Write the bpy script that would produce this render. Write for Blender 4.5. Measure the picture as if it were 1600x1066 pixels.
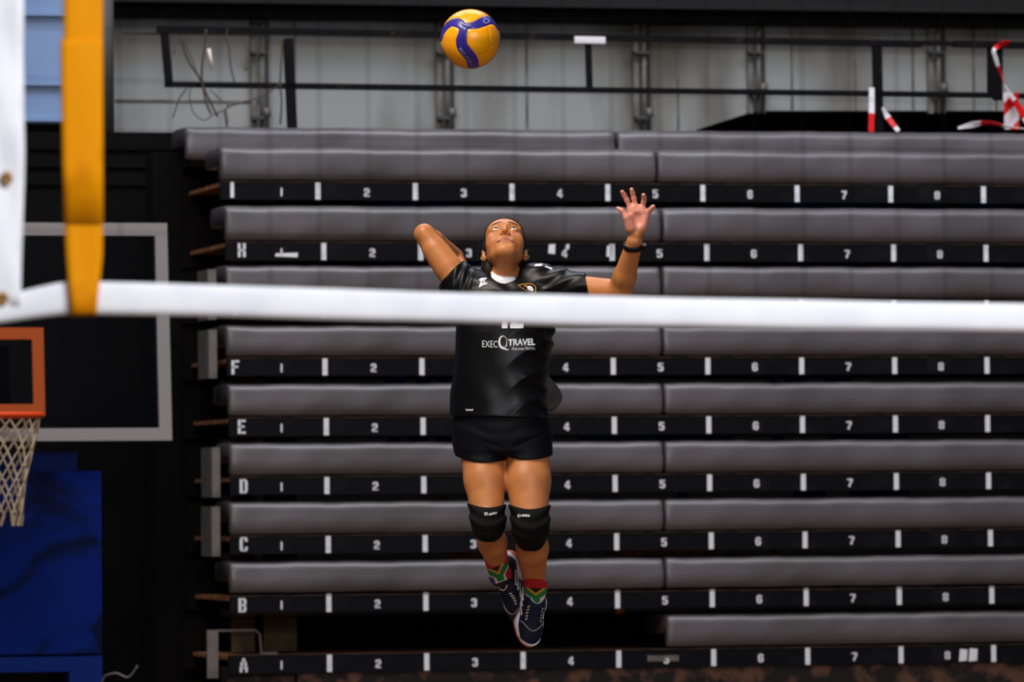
import bpy, bmesh, math, random
import numpy as np
from mathutils import Vector, Matrix
from mathutils.bvhtree import BVHTree
random.seed(7)
for o in list(bpy.data.objects): bpy.data.objects.remove(o)
SC = bpy.context.scene
COL = SC.collection

# ------------------------------------------------------------------ camera
FPX = 9000.0
CAM = Vector((0, 0, 1.0))
PITCH = math.atan((785 - 533) / FPX)
ROLL = 0.008
fw = Vector((0, math.cos(PITCH), math.sin(PITCH)))
r0 = Vector((1, 0, 0)); u0_ = r0.cross(fw)
RIGHT = r0 * math.cos(ROLL) - u0_ * math.sin(ROLL)
UP = r0 * math.sin(ROLL) + u0_ * math.cos(ROLL)
cd = bpy.data.cameras.new('camera'); cam = bpy.data.objects.new('camera', cd); COL.objects.link(cam)
m = Matrix((RIGHT, UP, -fw)).transposed().to_4x4(); m.translation = CAM
cam.matrix_world = m
cd.sensor_fit = 'HORIZONTAL'; cd.sensor_width = 36.0; cd.lens = FPX * 36.0 / 1600.0
cd.clip_start = 0.5; cd.clip_end = 200
cd.dof.use_dof = True; cd.dof.focus_distance = 20.0; cd.dof.aperture_fstop = 5.8
SC.camera = cam

# ------------------------------------------------------------------ world, lights, exposure
SC.view_settings.view_transform = 'Standard'; SC.view_settings.look = 'None'
SC.view_settings.gamma = 1.0; SC.view_settings.exposure = 0.0
SC.view_settings.use_curve_mapping = False
wd = bpy.data.worlds.new('hall_daylight'); SC.world = wd; wd.use_nodes = True
wd.node_tree.nodes['Background'].inputs[0].default_value = (0.62, 0.74, 1.0, 1)
wd.node_tree.nodes['Background'].inputs[1].default_value = 0.09
def area(name, loc, target, sx, sy, energy, color):
    l = bpy.data.lights.new(name, 'AREA'); l.shape = 'RECTANGLE'; l.size = sx; l.size_y = sy
    l.energy = energy; l.color = color
    o = bpy.data.objects.new(name, l); COL.objects.link(o); o.location = loc
    o.rotation_euler = (Vector(target) - Vector(loc)).to_track_quat('-Z', 'Y').to_euler()
    return o
area('roof_light_bleachers', (-0.8, 26.0, 9.5), (-0.6, 28.2, 0.0), 9, 1.6, 760, (0.84, 0.90, 1.0))
area('wall_fill_light', (3.4, 26.6, 7.4), (3.2, 31.8, 3.3), 5.5, 1.0, 205, (0.89, 0.93, 1.0))  # added fill that lifts the back wall, not a known roof lamp
area('roof_light_court', (-2.2, 17.2, 7.4), (0, 20, 1.6), 3.0, 3.0, 590, (1.0, 0.90, 0.78))
area('net_fill_light', (2.6, 7.0, 5.0), (0.7, 11.5, 1.3), 4.0, 2.0, 510, (0.94, 0.96, 1.0))  # added fill to whiten the net band, no known fixture

# ------------------------------------------------------------------ pixel helpers
def ray(px, py):
    return RIGHT * ((px - 800) / FPX) - UP * ((py - 533) / FPX) + fw
def at_y(px, py, Y):
    d = ray(px, py); return CAM + d * (Y / d.y)
YAW = math.radians(13.8)
E = Vector((math.cos(YAW), math.sin(YAW), 0)); N = Vector((math.sin(YAW), -math.cos(YAW), 0))
P0 = at_y(960, 785, 28.3); P0.z = 0
def B(u, w, z): return P0 + E * u + N * w + Vector((0, 0, z))
def on_plane(px, py, w, org=None):          # pixel -> (u, z) on the vertical plane at offset w
    o = (org or P0) + N * w
    d = ray(px, py); t = (o - CAM).dot(N) / d.dot(N); p = CAM + d * t
    return (p - o).dot(E), p.z
NP0 = at_y(800, 785, 11.5); NP0.z = 0
def NB(u, w, z): return NP0 + E * u + N * w + Vector((0, 0, z))

# ------------------------------------------------------------------ materials
def srgb(r, g, b):
    f = lambda c: (c / 255 / 12.92) if c / 255 <= 0.04045 else ((c / 255 + 0.055) / 1.055) ** 2.4
    return (f(r), f(g), f(b), 1)
def mat(name, col, rough=0.5, metal=0.0, col2=None, scale=5.0, amt=0.5, bump=0.0, bscale=40.0, spec=0.2,
        stretch=(1, 1, 1), detail=4, sheen=0, sss=0.0, lo=0.4, hi=0.65):
    m = bpy.data.materials.new(name); m.use_nodes = True
    nt = m.node_tree; b = nt.nodes['Principled BSDF']; L = nt.links
    b.inputs['Base Color'].default_value = col; b.inputs['Roughness'].default_value = rough
    b.inputs['Metallic'].default_value = metal; b.inputs['Specular IOR Level'].default_value = spec
    if sheen: b.inputs['Sheen Weight'].default_value = sheen
    if sss:
        b.inputs['Subsurface Weight'].default_value = sss; b.inputs['Subsurface Scale'].default_value = 0.006
    if col2 or bump:
        tc = nt.nodes.new('ShaderNodeTexCoord'); mp = nt.nodes.new('ShaderNodeMapping')
        mp.inputs['Scale'].default_value = stretch; L.new(tc.outputs['Object'], mp.inputs[0])
    if col2:
        n = nt.nodes.new('ShaderNodeTexNoise'); n.inputs['Scale'].default_value = scale; n.inputs['Detail'].default_value = detail
        L.new(mp.outputs[0], n.inputs['Vector'])
        r = nt.nodes.new('ShaderNodeMapRange'); r.inputs[1].default_value = lo; r.inputs[2].default_value = hi
        r.inputs[3].default_value = 0; r.inputs[4].default_value = amt
        L.new(n.outputs[0], r.inputs[0])
        mx = nt.nodes.new('ShaderNodeMix'); mx.data_type = 'RGBA'
        mx.inputs['A'].default_value = col; mx.inputs['B'].default_value = col2
        L.new(r.outputs[0], mx.inputs['Factor']); L.new(mx.outputs['Result'], b.inputs['Base Color'])
    if bump:
        n2 = nt.nodes.new('ShaderNodeTexNoise'); n2.inputs['Scale'].default_value = bscale
        L.new(mp.outputs[0], n2.inputs['Vector'])
        bp = nt.nodes.new('ShaderNodeBump'); bp.inputs['Strength'].default_value = bump; bp.inputs['Distance'].default_value = 0.01
        L.new(n2.outputs[0], bp.inputs['Height']); L.new(bp.outputs[0], b.inputs['Normal'])
    return m
def mat_attr(name, rough=0.5, sss=0.0, spec=0.5, bump=0.0, bscale=200, sheen=0):
    m = mat(name, (1, 1, 1, 1), rough, spec=spec, sss=sss, bump=bump, bscale=bscale, sheen=sheen)
    nt = m.node_tree; a = nt.nodes.new('ShaderNodeAttribute'); a.attribute_name = 'tint'
    nt.links.new(a.outputs['Color'], nt.nodes['Principled BSDF'].inputs['Base Color'])
    return m
M = {}
M['cushion'] = mat('grey_vinyl', srgb(86, 80, 83), 0.40, spec=0.5, col2=srgb(64, 58, 58), scale=2.2, amt=0.75, bump=0.12, bscale=9, detail=6)
M['fascia'] = mat('black_painted_board', srgb(15, 15, 19), 0.5, col2=srgb(44, 42, 44), scale=6, amt=0.35, spec=0.08, lo=0.55, hi=0.75, detail=8)
M['white'] = mat('white_paint', srgb(225, 225, 232), 0.6, col2=srgb(150, 135, 120), scale=30, amt=0.6, lo=0.6, hi=0.75)
M['rust'] = mat('rusty_edge', srgb(158, 104, 64), 0.8, col2=srgb(84, 52, 34), scale=30, amt=0.9)
M['edge'] = mat('worn_edge', srgb(74, 58, 50), 0.7, col2=srgb(30, 26, 26), scale=12, amt=0.9)
M['ruststeel'] = mat('rusted_steel', srgb(26, 22, 22), 0.75, col2=srgb(92, 62, 48), scale=9, amt=0.85, lo=0.48, hi=0.62, detail=10)
M['dark'] = mat('black_and_shade', srgb(10, 8, 8), 0.9, spec=0.1)  # own black of some parts; painted shade on partition, risers and rear wall
M['brownboard'] = mat('dark_plywood', srgb(100, 84, 60), 0.8, col2=srgb(72, 58, 42), scale=8, amt=0.6)
M['blueboard'] = mat('blue_panel', srgb(16, 58, 150), 0.6)
M['steel'] = mat('grey_steel', srgb(112, 106, 103), 0.5, 0.3, col2=srgb(86, 76, 70), scale=14, amt=0.6)
M['blacksteel'] = mat('black_rail_paint', srgb(13, 12, 14), 0.5, spec=0.08, col2=srgb(52, 40, 32), scale=14, amt=0.6, lo=0.62, hi=0.74)
M['wall'] = mat('weathered_concrete', srgb(142, 142, 140), 0.9, col2=srgb(92, 86, 78), scale=1.3, amt=0.9, stretch=(1.4, 1, 0.4), detail=9, lo=0.42, hi=0.62, bump=0.2, bscale=6)
M['wallblue'] = mat('pale_blue_cladding', srgb(120, 142, 178), 0.6, col2=srgb(96, 116, 150), scale=1.6, amt=0.6)
M['pipe'] = mat('old_pipe', srgb(112, 108, 102), 0.6, col2=srgb(60, 48, 40), scale=6, amt=0.8)
M['darkpipe'] = mat('dark_pipe', srgb(70, 68, 66), 0.6)
M['floor'] = mat('court_floor', srgb(112, 84, 60), 0.4, col2=srgb(96, 70, 48), scale=3, amt=0.5)
M['netwhite'] = mat('white_net_canvas', srgb(246, 246, 250), 0.7, col2=srgb(222, 224, 234), scale=9, amt=0.5)
M['netblack'] = mat('black_cord', srgb(9, 9, 10), 0.9, spec=0.04)
M['yellow'] = mat('yellow_webbing', srgb(232, 148, 2), 0.65, spec=0.08, col2=srgb(196, 108, 3), scale=9, amt=0.7, lo=0.56, hi=0.72)
M['brass'] = mat('brass', srgb(168, 128, 78), 0.4, 0.7)
M['red'] = mat('red_tape', srgb(200, 22, 24), 0.4)
M['tapewhite'] = mat('white_tape', srgb(222, 214, 218), 0.4)
M['wire'] = mat('dull_wire', srgb(70, 58, 52), 0.6)
M['orange'] = mat('orange_rim', srgb(214, 66, 18), 0.5)
M['orangeline'] = mat('orange_line', srgb(172, 78, 30), 0.6)
M['boardframe'] = mat('grey_board_border', srgb(146, 140, 142), 0.6)
M['cord'] = mat('net_cord', srgb(170, 152, 128), 0.8)
M['blackcloth'] = mat('black_jersey', srgb(7, 7, 9), 0.38, spec=0.2)
M['jerseyinside_lit'] = mat('lit_jersey_inside', srgb(74, 70, 71), 0.7)  # grey inner face, made lighter so the flying tail looks lit
M['navycloth'] = mat('navy_shorts', srgb(7, 8, 16), 0.6, spec=0.12)
M['pad'] = mat('black_knee_pad', srgb(12, 12, 13), 0.75, spec=0.12, bump=0.25, bscale=350)
M['print'] = mat('white_print', srgb(228, 230, 238), 0.55)
M['gold'] = mat('gold_print', srgb(176, 128, 62), 0.5)
M['hair'] = mat('black_hair', srgb(18, 14, 13), 0.5, bump=0.5, bscale=120, stretch=(1, 1, 0.2))
M['eye'] = mat('eye_white', srgb(214, 208, 206), 0.15)
M['iris'] = mat('dark_iris', srgb(38, 26, 20), 0.1)
M['rubber'] = mat('black_rubber', srgb(16, 16, 18), 0.45)
M['skin'] = mat_attr('skin', 0.46, sss=0.06, spec=0.45)
M['sock'] = mat_attr('sock_knit', 0.85)
M['shoe'] = mat('navy_shoe_mesh', srgb(22, 26, 48), 0.6, bump=0.3, bscale=260)
M['midsole'] = mat('white_foam', srgb(232, 232, 240), 0.5)
M['gum'] = mat('gum_rubber', srgb(196, 92, 46), 0.5)
M['lace'] = mat('navy_lace', srgb(36, 40, 60), 0.8)
M['trim'] = mat('cream_trim', srgb(206, 196, 178), 0.7)

# ------------------------------------------------------------------ object helpers
def tag(o, label=None, cat=None, group=None, kind=None):
    if label: o['label'] = label
    if cat: o['category'] = cat
    if group: o['group'] = group
    if kind: o['kind'] = kind
    return o
ROOT = {}
def thing(name, loc, label, cat, group=None):
    o = bpy.data.objects.new(name, None); COL.objects.link(o); o.location = loc
    ROOT[o.name] = Vector(loc)
    return tag(o, label, cat, group)
def put(name, me, mats, parent=None, smooth=False, loc=None):
    for mm in (mats if isinstance(mats, (list, tuple)) else [mats]): me.materials.append(mm)
    base = ROOT[parent.name] if parent else Vector(loc or (0, 0, 0))
    me.transform(Matrix.Translation(-base))
    if smooth: me.shade_smooth()
    o = bpy.data.objects.new(name, me); COL.objects.link(o)
    if parent: o.parent = parent
    else: o.location = base
    ROOT[o.name] = base
    return o
class MB:
    def __init__(s): s.v = []; s.f = []; s.mi = []
    def poly(s, pts, faces, mi=0):
        b = len(s.v); s.v += [tuple(p) for p in pts]
        for f in faces: s.f.append([b + i for i in f]); s.mi.append(mi)
    def hexa(s, c, mi=0):   # 8 corners: bottom 4, top 4
        s.poly(c, [(0, 3, 2, 1), (4, 5, 6, 7), (0, 1, 5, 4), (1, 2, 6, 5), (2, 3, 7, 6), (3, 0, 4, 7)], mi)
    def bbox(s, fr, u0, u1, w0, w1, z0, z1, mi=0):
        s.hexa([fr(u0, w1, z0), fr(u1, w1, z0), fr(u1, w0, z0), fr(u0, w0, z0),
                fr(u0, w1, z1), fr(u1, w1, z1), fr(u1, w0, z1), fr(u0, w0, z1)], mi)
    def tube(s, pts, r, n=8, mi=0, r1=None, closed=False):
        pts = [Vector(p) for p in pts]; k = len(pts); b = len(s.v); ref = None
        for i, p in enumerate(pts):
            if closed: t = (pts[(i + 1) % k] - pts[i - 1]).normalized()
            else: t = (pts[min(i + 1, k - 1)] - pts[max(i - 1, 0)]).normalized()
            if ref is None: ref = t.orthogonal().normalized()
            ref = (ref - t * ref.dot(t)).normalized(); bi = t.cross(ref)
            rr = r if r1 is None else r + (r1 - r) * i / (k - 1)
            for j in range(n):
                a = 2 * math.pi * j / n; s.v.append(tuple(p + ref * (rr * math.cos(a)) + bi * (rr * math.sin(a))))
        for i in range(k if closed else k - 1):
            for j in range(n):
                i2 = (i + 1) % k
                s.f.append([b + i * n + j, b + i * n + (j + 1) % n, b + i2 * n + (j + 1) % n, b + i2 * n + j]); s.mi.append(mi)
        if not closed:
            s.f.append([b + j for j in range(n)][::-1]); s.mi.append(mi)
            s.f.append([b + (k - 1) * n + j for j in range(n)]); s.mi.append(mi)
    def bar(s, a, b_, wx, wz, side=None, mi=0):   # rectangular bar a->b
        a = Vector(a); b_ = Vector(b_); t = (b_ - a).normalized()
        sd = (side or N); sd = (sd - t * sd.dot(t)).normalized(); o = t.cross(sd)
        c = []
        for p in (a, b_):
            for sx, so in ((-1, -1), (1, -1), (1, 1), (-1, 1)): c.append(p + sd * (wx / 2 * sx) + o * (wz / 2 * so))
        s.hexa(c, mi)
    def ribbon(s, pts, dirs, wid, th, mis=None):  # flat strip with thickness
        pts = [Vector(p) for p in pts]; k = len(pts); b = len(s.v)
        for i, p in enumerate(pts):
            t = (pts[min(i + 1, k - 1)] - pts[max(i - 1, 0)]).normalized()
            d = Vector(dirs[i]); d = (d - t * d.dot(t)).normalized(); nn = t.cross(d)
            w = wid[i] if isinstance(wid, (list, tuple)) else wid
            for sd, so in ((-1, -1), (1, -1), (1, 1), (-1, 1)): s.v.append(tuple(p + d * (w / 2 * sd) + nn * (th / 2 * so)))
        for i in range(k - 1):
            for j in range(4):
                s.f.append([b + i * 4 + j, b + i * 4 + (j + 1) % 4, b + i * 4 + 4 + (j + 1) % 4, b + i * 4 + 4 + j])
                s.mi.append(mis[i] if mis else 0)
        s.f.append([b + 3, b + 2, b + 1, b]); s.mi.append(mis[0] if mis else 0)
        e = b + 4 * (k - 1); s.f.append([e, e + 1, e + 2, e + 3]); s.mi.append(mis[-1] if mis else 0)
    def mesh(s, name):
        me = bpy.data.meshes.new(name); me.from_pydata(s.v, [], s.f); me.update()
        bm = bmesh.new(); bm.from_mesh(me); bmesh.ops.recalc_face_normals(bm, faces=bm.faces); bm.to_mesh(me); bm.free()
        me.polygons.foreach_set('material_index', s.mi); me.update()
        return me
    def build(s, name, mats, parent=None, smooth=False, loc=None):
        return put(name, s.mesh(name), mats, parent, smooth, loc)
def struct(o): o['kind'] = 'structure'; return o
def box(name, fr, u0, u1, w0, w1, z0, z1, m_, parent=None, loc=None):
    q = MB(); q.bbox(fr, u0, u1, w0, w1, z0, z1); return q.build(name, m_, parent, loc=loc)
def spline(pts, n):   # Catmull-Rom
    pts = [Vector(p) for p in pts]; P = [pts[0] * 2 - pts[1]] + pts + [pts[-1] * 2 - pts[-2]]; out = []
    for i in range(1, len(P) - 2):
        for k in range(n):
            t = k / n; a, b, c, d = P[i - 1:i + 3]
            out.append(0.5 * ((2 * b) + (c - a) * t + (2 * a - 5 * b + 4 * c - d) * t * t + (3 * b - a - 3 * c + d) * t ** 3))
    out.append(pts[-1]); return out

# ------------------------------------------------------------------ the setting
def plane_poly(name, pix, w, m_, thick=0.06):
    q = MB(); k = len(pix); f = []; bk = []
    for px, py in pix:
        u, z = on_plane(px, py, w); f.append(B(u, w, z)); bk.append(B(u, w - thick, z))
    q.poly(f + bk, [list(range(k))[::-1], [k + i for i in range(k)]] + [(i, (i + 1) % k, k + (i + 1) % k, k + i) for i in range(k)])
    return struct(q.build(name, m_))
q = MB(); q.hexa([(-9, -2, -0.1), (13, -2, -0.1), (13, 38, -0.1), (-9, 38, -0.1), (-9, -2, 0), (13, -2, 0), (13, 38, 0), (-9, 38, 0)])
struct(q.build('floor', M['floor']))
WW = -3.2
plane_poly('wall_back', [(172, -60), (1800, -60), (1800, 173), (1181, 173), (1088, 203), (1088, 330), (172, 330)], WW, M['wall'])
uL, _ = on_plane(-900, 500, WW - 0.5); uR, _ = on_plane(1850, 500, WW - 0.5)
_, zt = on_plane(800, -60, WW - 0.5)
struct(box('wall_rear', B, uL, uR, WW - 0.7, WW - 0.6, 0, zt, M['dark']))  # black sheet stands in for the darkness of the opening
# wall panel joints and the bent corner flap
for i, px in enumerate((460, 822, 1058, 1236, 1335, 1425, 1520, 1555)):
    u, z1 = on_plane(px, 18, WW); _, z0 = on_plane(px, 171 if px > 1180 else 204, WW)
    struct(box('trim_%d' % (i + 1), B, u - 0.006, u + 0.006, WW, WW + 0.006, z0, z1, M['pipe']))
u0, z0 = on_plane(180, 155, WW); u1, z1 = on_plane(405, 155, WW)
struct(box('trim_20', B, u0, u1, WW, WW + 0.008, z0 - 0.012, z0, M['pipe']))
u0, z0 = on_plane(190, 50, WW)
struct(box('trim_21', B, u0, u1, WW, WW + 0.008, z0 - 0.012, z0, M['pipe']))
# left pale blue cladding, its ribs, and the round column beside it
_, zc0 = on_plane(60, 193, -1.6); ua, _ = on_plane(-850, 90, -1.6); ub_, _ = on_plane(158, 90, -1.6); _, zc1 = on_plane(60, -60, -1.6)
q = MB(); q.bbox(B, ua, ub_, -1.66, -1.6, zc0, zc1)
for py in (22, 131, 187):
    _, z = on_plane(60, py, -1.6); q.bbox(B, ua, ub_, -1.6, -1.575, z - 0.010, z + 0.010)
struct(q.build('wall_left', M['wallblue']))
uc, _ = on_plane(164, 100, -1.5); _, zz = on_plane(164, 208, -1.5)
q = MB(); q.tube([B(uc, -1.5, zz), B(uc, -1.5, zc1)], 0.045, 20); struct(q.build('trim_30', M['darkpipe'], smooth=True))
# slatted partition left of the bleachers, coloured near-black for the dim light there
ua, _ = on_plane(-850, 600, -1.4); ub_, zp = on_plane(272, 207, -1.4); ub_ = on_plane(312, 207, -1.4)[0]
q = MB(); q.bbox(B, ua, ub_, -1.5, -1.4, 0, zp)
k = 0
while k < 3:
    z = zp - 0.03 - k * 0.09; q.bbox(B, ua, ub_, -1.4, -1.385, z - 0.06, z); k += 1
struct(q.build('wall_partition', M['dark']))
# roof beam over the wall, and the eave above it
uL, _ = on_plane(-200, 0, WW + 0.5); uR, _ = on_plane(1800, 0, WW + 0.5)
q = MB()
for px0, px1, y0, y1 in ((-200, 1800, 8, 24),):
    a0, z0 = on_plane(800, y1, WW + 0.45); _, z1 = on_plane(800, y0, WW + 0.45)
    q.bbox(B, uL, uR, WW + 0.03, WW + 0.2, z0, z1)
struct(q.build('trim_40', M['dark']))
_, z1 = on_plane(800, 2, WW + 0.6)
q = MB(); q.bbox(B, uL, uR, WW - 0.5, WW + 0.28, z1, z1 + 0.10)
struct(q.build('ceiling', mat('dark_roof_sheet', srgb(34, 32, 32), 0.8, spec=0.08)))
# service pipes clamped to the wall
def wall_pipe(px, ybot, label):
    u, zt_ = on_plane(px, 20, WW + 0.1); _, zb = on_plane(px, ybot, WW + 0.1); _, zk = on_plane(px, ybot - 32, WW + 0.1)
    t = thing('wall_pipe', B(u, WW + 0.1, zb), label, 'pipe', 'pipe runs on the back wall')
    q = MB(); q.tube([B(u + 0.012, WW + 0.05, zb), B(u + 0.012, WW + 0.05, zt_)], 0.014, 10); q.build('pipe', M['pipe'], t, True)
    q = MB(); q.bbox(B, u - 0.045, u - 0.015, WW + 0.01, WW + 0.04, zb, zt_); q.build('channel', M['pipe'], t)
    q = MB(); q.bbox(B, u + 0.045, u + 0.053, WW + 0.01, WW + 0.04, zb, zt_); q.build('conduit', M['darkpipe'], t)
    q = MB(); q.bbox(B, u - 0.05, u + 0.03, WW + 0.04, WW + 0.10, zk - 0.012, zk + 0.008); q.build('clamp', M['darkpipe'], t)
    q = MB(); q.tube([B(u + 0.03, WW + 0.09, zk + 0.0), B(u + 0.03, WW + 0.09, zk + 0.05)], 0.022, 10); q.build('coupling', M['steel'], t, True)
    for yy in (34, 82):
        _, z = on_plane(px, yy, WW + 0.1); q = MB(); q.bbox(B, u - 0.05, u + 0.03, WW + 0.04, WW + 0.10, z - 0.006, z + 0.006); q.build('strap', M['darkpipe'], t)
wall_pipe(408, 215, 'wall pipe run behind the hanging wires, leftmost on the grey wall')
wall_pipe(698, 215, 'wall pipe run directly behind the yellow and blue volleyball')
wall_pipe(1006, 215, 'wall pipe run just right of the white label on the railing')
wall_pipe(1185, 176, 'wall pipe run ending where the dark slanted opening meets the wall')
wall_pipe(1467, 176, 'wall pipe run between the right railing post and the red and white tape')

# ------------------------------------------------------------------ bleacher rows
SQ = {  # stencil glyphs as strokes on a 0..1 x 0..1 box (rectangles)
 'H': [(0, 0, .34, .46), (0, .54, .34, 1), (.66, 0, 1, .46), (.66, .54, 1, 1), (.34, .42, .46, .58), (.54, .42, .66, .58)],
 'G': [(0, .12, .34, .88), (.2, 0, .8, .14), (.2, .86, .8, 1), (.66, .1, 1, .48), (.55, .36, .7, .48), (.66, .7, 1, .88)],
 'F': [(0, 0, .36, .46), (0, .54, .36, 1), (.44, .84, 1, 1), (.44, .46, .86, .6)],
 'E': [(0, 0, .36, .46), (0, .54, .36, 1), (.44, .84, 1, 1), (.44, .44, .86, .58), (.44, 0, 1, .16)],
 'D': [(0, 0, .36, 1), (.44, .86, .84, 1), (.44, 0, .84, .14), (.66, .12, 1, .88)],
 'C': [(0, .1, .36, .9), (.14, 0, .44, .12), (.14, .88, .44, 1), (.52, .86, .9, 1), (.52, 0, .9, .14), (.68, .68, 1, .9), (.68, .1, 1, .32)],
 'B': [(0, 0, .36, 1), (.44, .86, .86, 1), (.44, .44, .86, .58), (.44, 0, .86, .14), (.68, .1, 1, .46), (.68, .56, 1, .9)],
 'A': [(0, 0, .3, .4), (.1, .44, .4, .74), (.7, 0, 1, .4), (.6, .44, .9, .74), (.32, .76, .68, 1), (.36, .26, .64, .38)],
 '1': [(.36, 0, .66, 1)],
 '2': [(0, 0, 1, .17), (0, .14, .36, .36), (.24, .3, .7, .5), (.62, .46, 1, .86), (.12, .84, .86, 1), (0, .66, .34, .88)],
 '3': [(.1, .84, .86, 1), (.62, .54, 1, .88), (.4, .43, .8, .57), (.62, .12, 1, .46), (.1, 0, .86, .16), (0, .1, .34, .3), (0, .7, .34, .9)],
 '4': [(.5, 0, .84, .46), (.5, .54, .84, 1), (0, .2, 1, .38), (.02, .36, .3, .6), (.2, .58, .48, .84)],
 '5': [(0, .84, 1, 1), (0, .5, .34, .86), (.3, .5, .84, .66), (.62, .14, 1, .54), (.12, 0, .84, .16), (0, .1, .34, .3)],
 '6': [(0, .14, .34, .86), (.16, .84, .84, 1), (.66, .68, 1, .88), (.42, .46, .84, .6), (.64, .14, 1, .5), (.16, 0, .84, .16)],
 '7': [(0, .82, 1, 1), (.6, .56, .98, .82), (.38, .3, .76, .54), (.24, 0, .6, .28)],
 '8': [(0, .1, .36, .45), (0, .55, .36, .9), (.64, .1, 1, .45), (.64, .55, 1, .9), (.2, 0, .44, .14), (.56, 0, .8, .14), (.2, .86, .44, 1), (.56, .86, .8, 1), (.3, .44, .7, .56)],
}
def glyph(ch, fr, uc, zc, wd, ht, w, name, parent):
    q = MB()
    for gi, (a, b_, c, d) in enumerate(SQ[ch]):
        q.bbox(fr, uc + (a - .5) * wd, uc + (c - .5) * wd, w, w + 0.002 + gi * 0.0003, zc + (b_ - .5) * ht, zc + (d - .5) * ht)
    return q.build(name, M['white'], parent)
def cushion(name, u0, u1, wf, z0, z1, parent, seed, depth=0.42):
    h = z1 - z0; rd = 0.05
    prof = []
    prof.append((-0.012, 0.0)); prof.append((0.0, 0.010))
    for t in (0.25, 0.5, 0.75): prof.append((0.007 * math.sin(math.pi * t), 0.01 + (h - rd - 0.01) * t))
    for k in range(7):
        a = k / 6 * math.pi / 2; prof.append((-rd + rd * math.cos(a), h - rd + rd * math.sin(a)))
    for t in (0.3, 0.6): prof.append((-rd - (depth - 2 * rd) * t, h + 0.004))
    for k in range(6):
        a = k / 5 * math.pi / 2; prof.append((-depth + rd - rd * math.sin(a), h - rd + rd * math.cos(a)))
    prof.append((-depth, h - 0.085)); prof.append((-depth + 0.01, h - 0.095)); prof.append((-0.075, h - 0.095)); prof.append((-0.06, h - 0.10)); prof.append((-0.05, 0.0))
    n = len(prof); cy = sum(p[0] for p in prof) / n; cz = sum(p[1] for p in prof) / n
    rng = random.Random(seed); ph = [rng.uniform(0, 6.28) for _ in range(6)]
    ln = u1 - u0; us = [0, 0.003, 0.009, 0.02, 0.04]; k = max(int(ln / 0.06), 2)
    us = us + [0.04 + (ln - 0.08) * i / k for i in range(1, k)] + [ln - x for x in us[::-1]]
    ins = {0: 0.016, 0.003: 0.008, 0.009: 0.003, 0.02: 0.0005}
    q = MB(); v = []
    for x in us:
        e = ins.get(round(min(x, ln - x), 6), 0)
        for (pw, pz) in prof:
            dw = cy - pw; dz = cz - pz; l = math.hypot(dw, dz) or 1
            rip = 0.0016 * math.sin(x * 9 + ph[0] + pz * 20) + 0.0013 * math.sin(x * 23 + ph[1] - pz * 31) + 0.001 * math.sin(x * 47 + ph[2] + pz * 55)
            ends = 0.0015 * math.exp(-min(x, ln - x) / 0.12) * math.sin(min(x, ln - x) * 60 + pz * 40)
            v.append(B(u0 + x, wf + pw + (dw / l) * e + rip + ends, z0 + pz + (dz / l) * e + rip * 0.6))
    f = []
    for i in range(len(us) - 1):
        for j in range(n): f.append((i * n + j, i * n + (j + 1) % n, (i + 1) * n + (j + 1) % n, (i + 1) * n + j))
    f.append(tuple(range(n))[::-1]); f.append(tuple((len(us) - 1) * n + j for j in range(n)))
    q.poly(v, f); return q.build(name, M['cushion'], parent, True)

# letter, setback, cushion top, cushion bottom, fascia top, fascia bottom (pixels at x=1000), left px, split px, first mark, last mark, letter px
ROWS = [
 ('I', -.17, 233, 285, 287, 315, 345, 1027, 497, 1537, None),
 ('H', -.06, 324, 378, 380, 408.5, 353, 1035, 506, 1541, (378, 387)),
 ('G', -.05, 415.5, 466, 468, 496, 354, 1035, 507, 1542, (368, 479)),
 ('F', -.045, 508, 556, 558, 586, 355, 1036, 508, 1542.5, (368, 574)),
 ('E', -.035, 598, 648, 650, 679, 358, 1038, 510, 1543.5, (378, 667)),
 ('D', -.025, 689, 739, 741, 769, 360, 1039, 511, 1545, (381, 760)),
 ('C', -.015, 780, 830, 832, 860, 360, 1039, 513, 1548, (381, 850)),
 ('B', -.005, 872, 920, 924, 950, 360, 1040, 514, 1550, (379, 946)),
 ('A', 0.0, 962, 1012, 1015, 1044, 357, 1042, 515, 1553, (381, 1040)),
]
LAB = {'I': 'uppermost numbered bleacher row with a lone white dash at its left end and no letter',
       'H': 'bleacher row lettered H, second numbered row from the top, with torn white stickers',
       'G': 'bleacher row mostly hidden behind the white net band, between rows H and F',
       'F': 'bleacher row lettered F, directly below the white net band',
       'E': 'bleacher row lettered E, behind the hem of the black jersey',
       'D': 'bleacher row lettered D, behind the bare thighs of the jumping player',
       'C': 'bleacher row lettered C, behind the black knee pads of the player',
       'B': 'bleacher row lettered B, behind the flag socks of the player',
       'A': 'lowest bleacher row lettered A with its left cushion missing and rusted base'}
ROWZ = {}
uRmax, _ = on_plane(1790, 533, 0)
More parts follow.
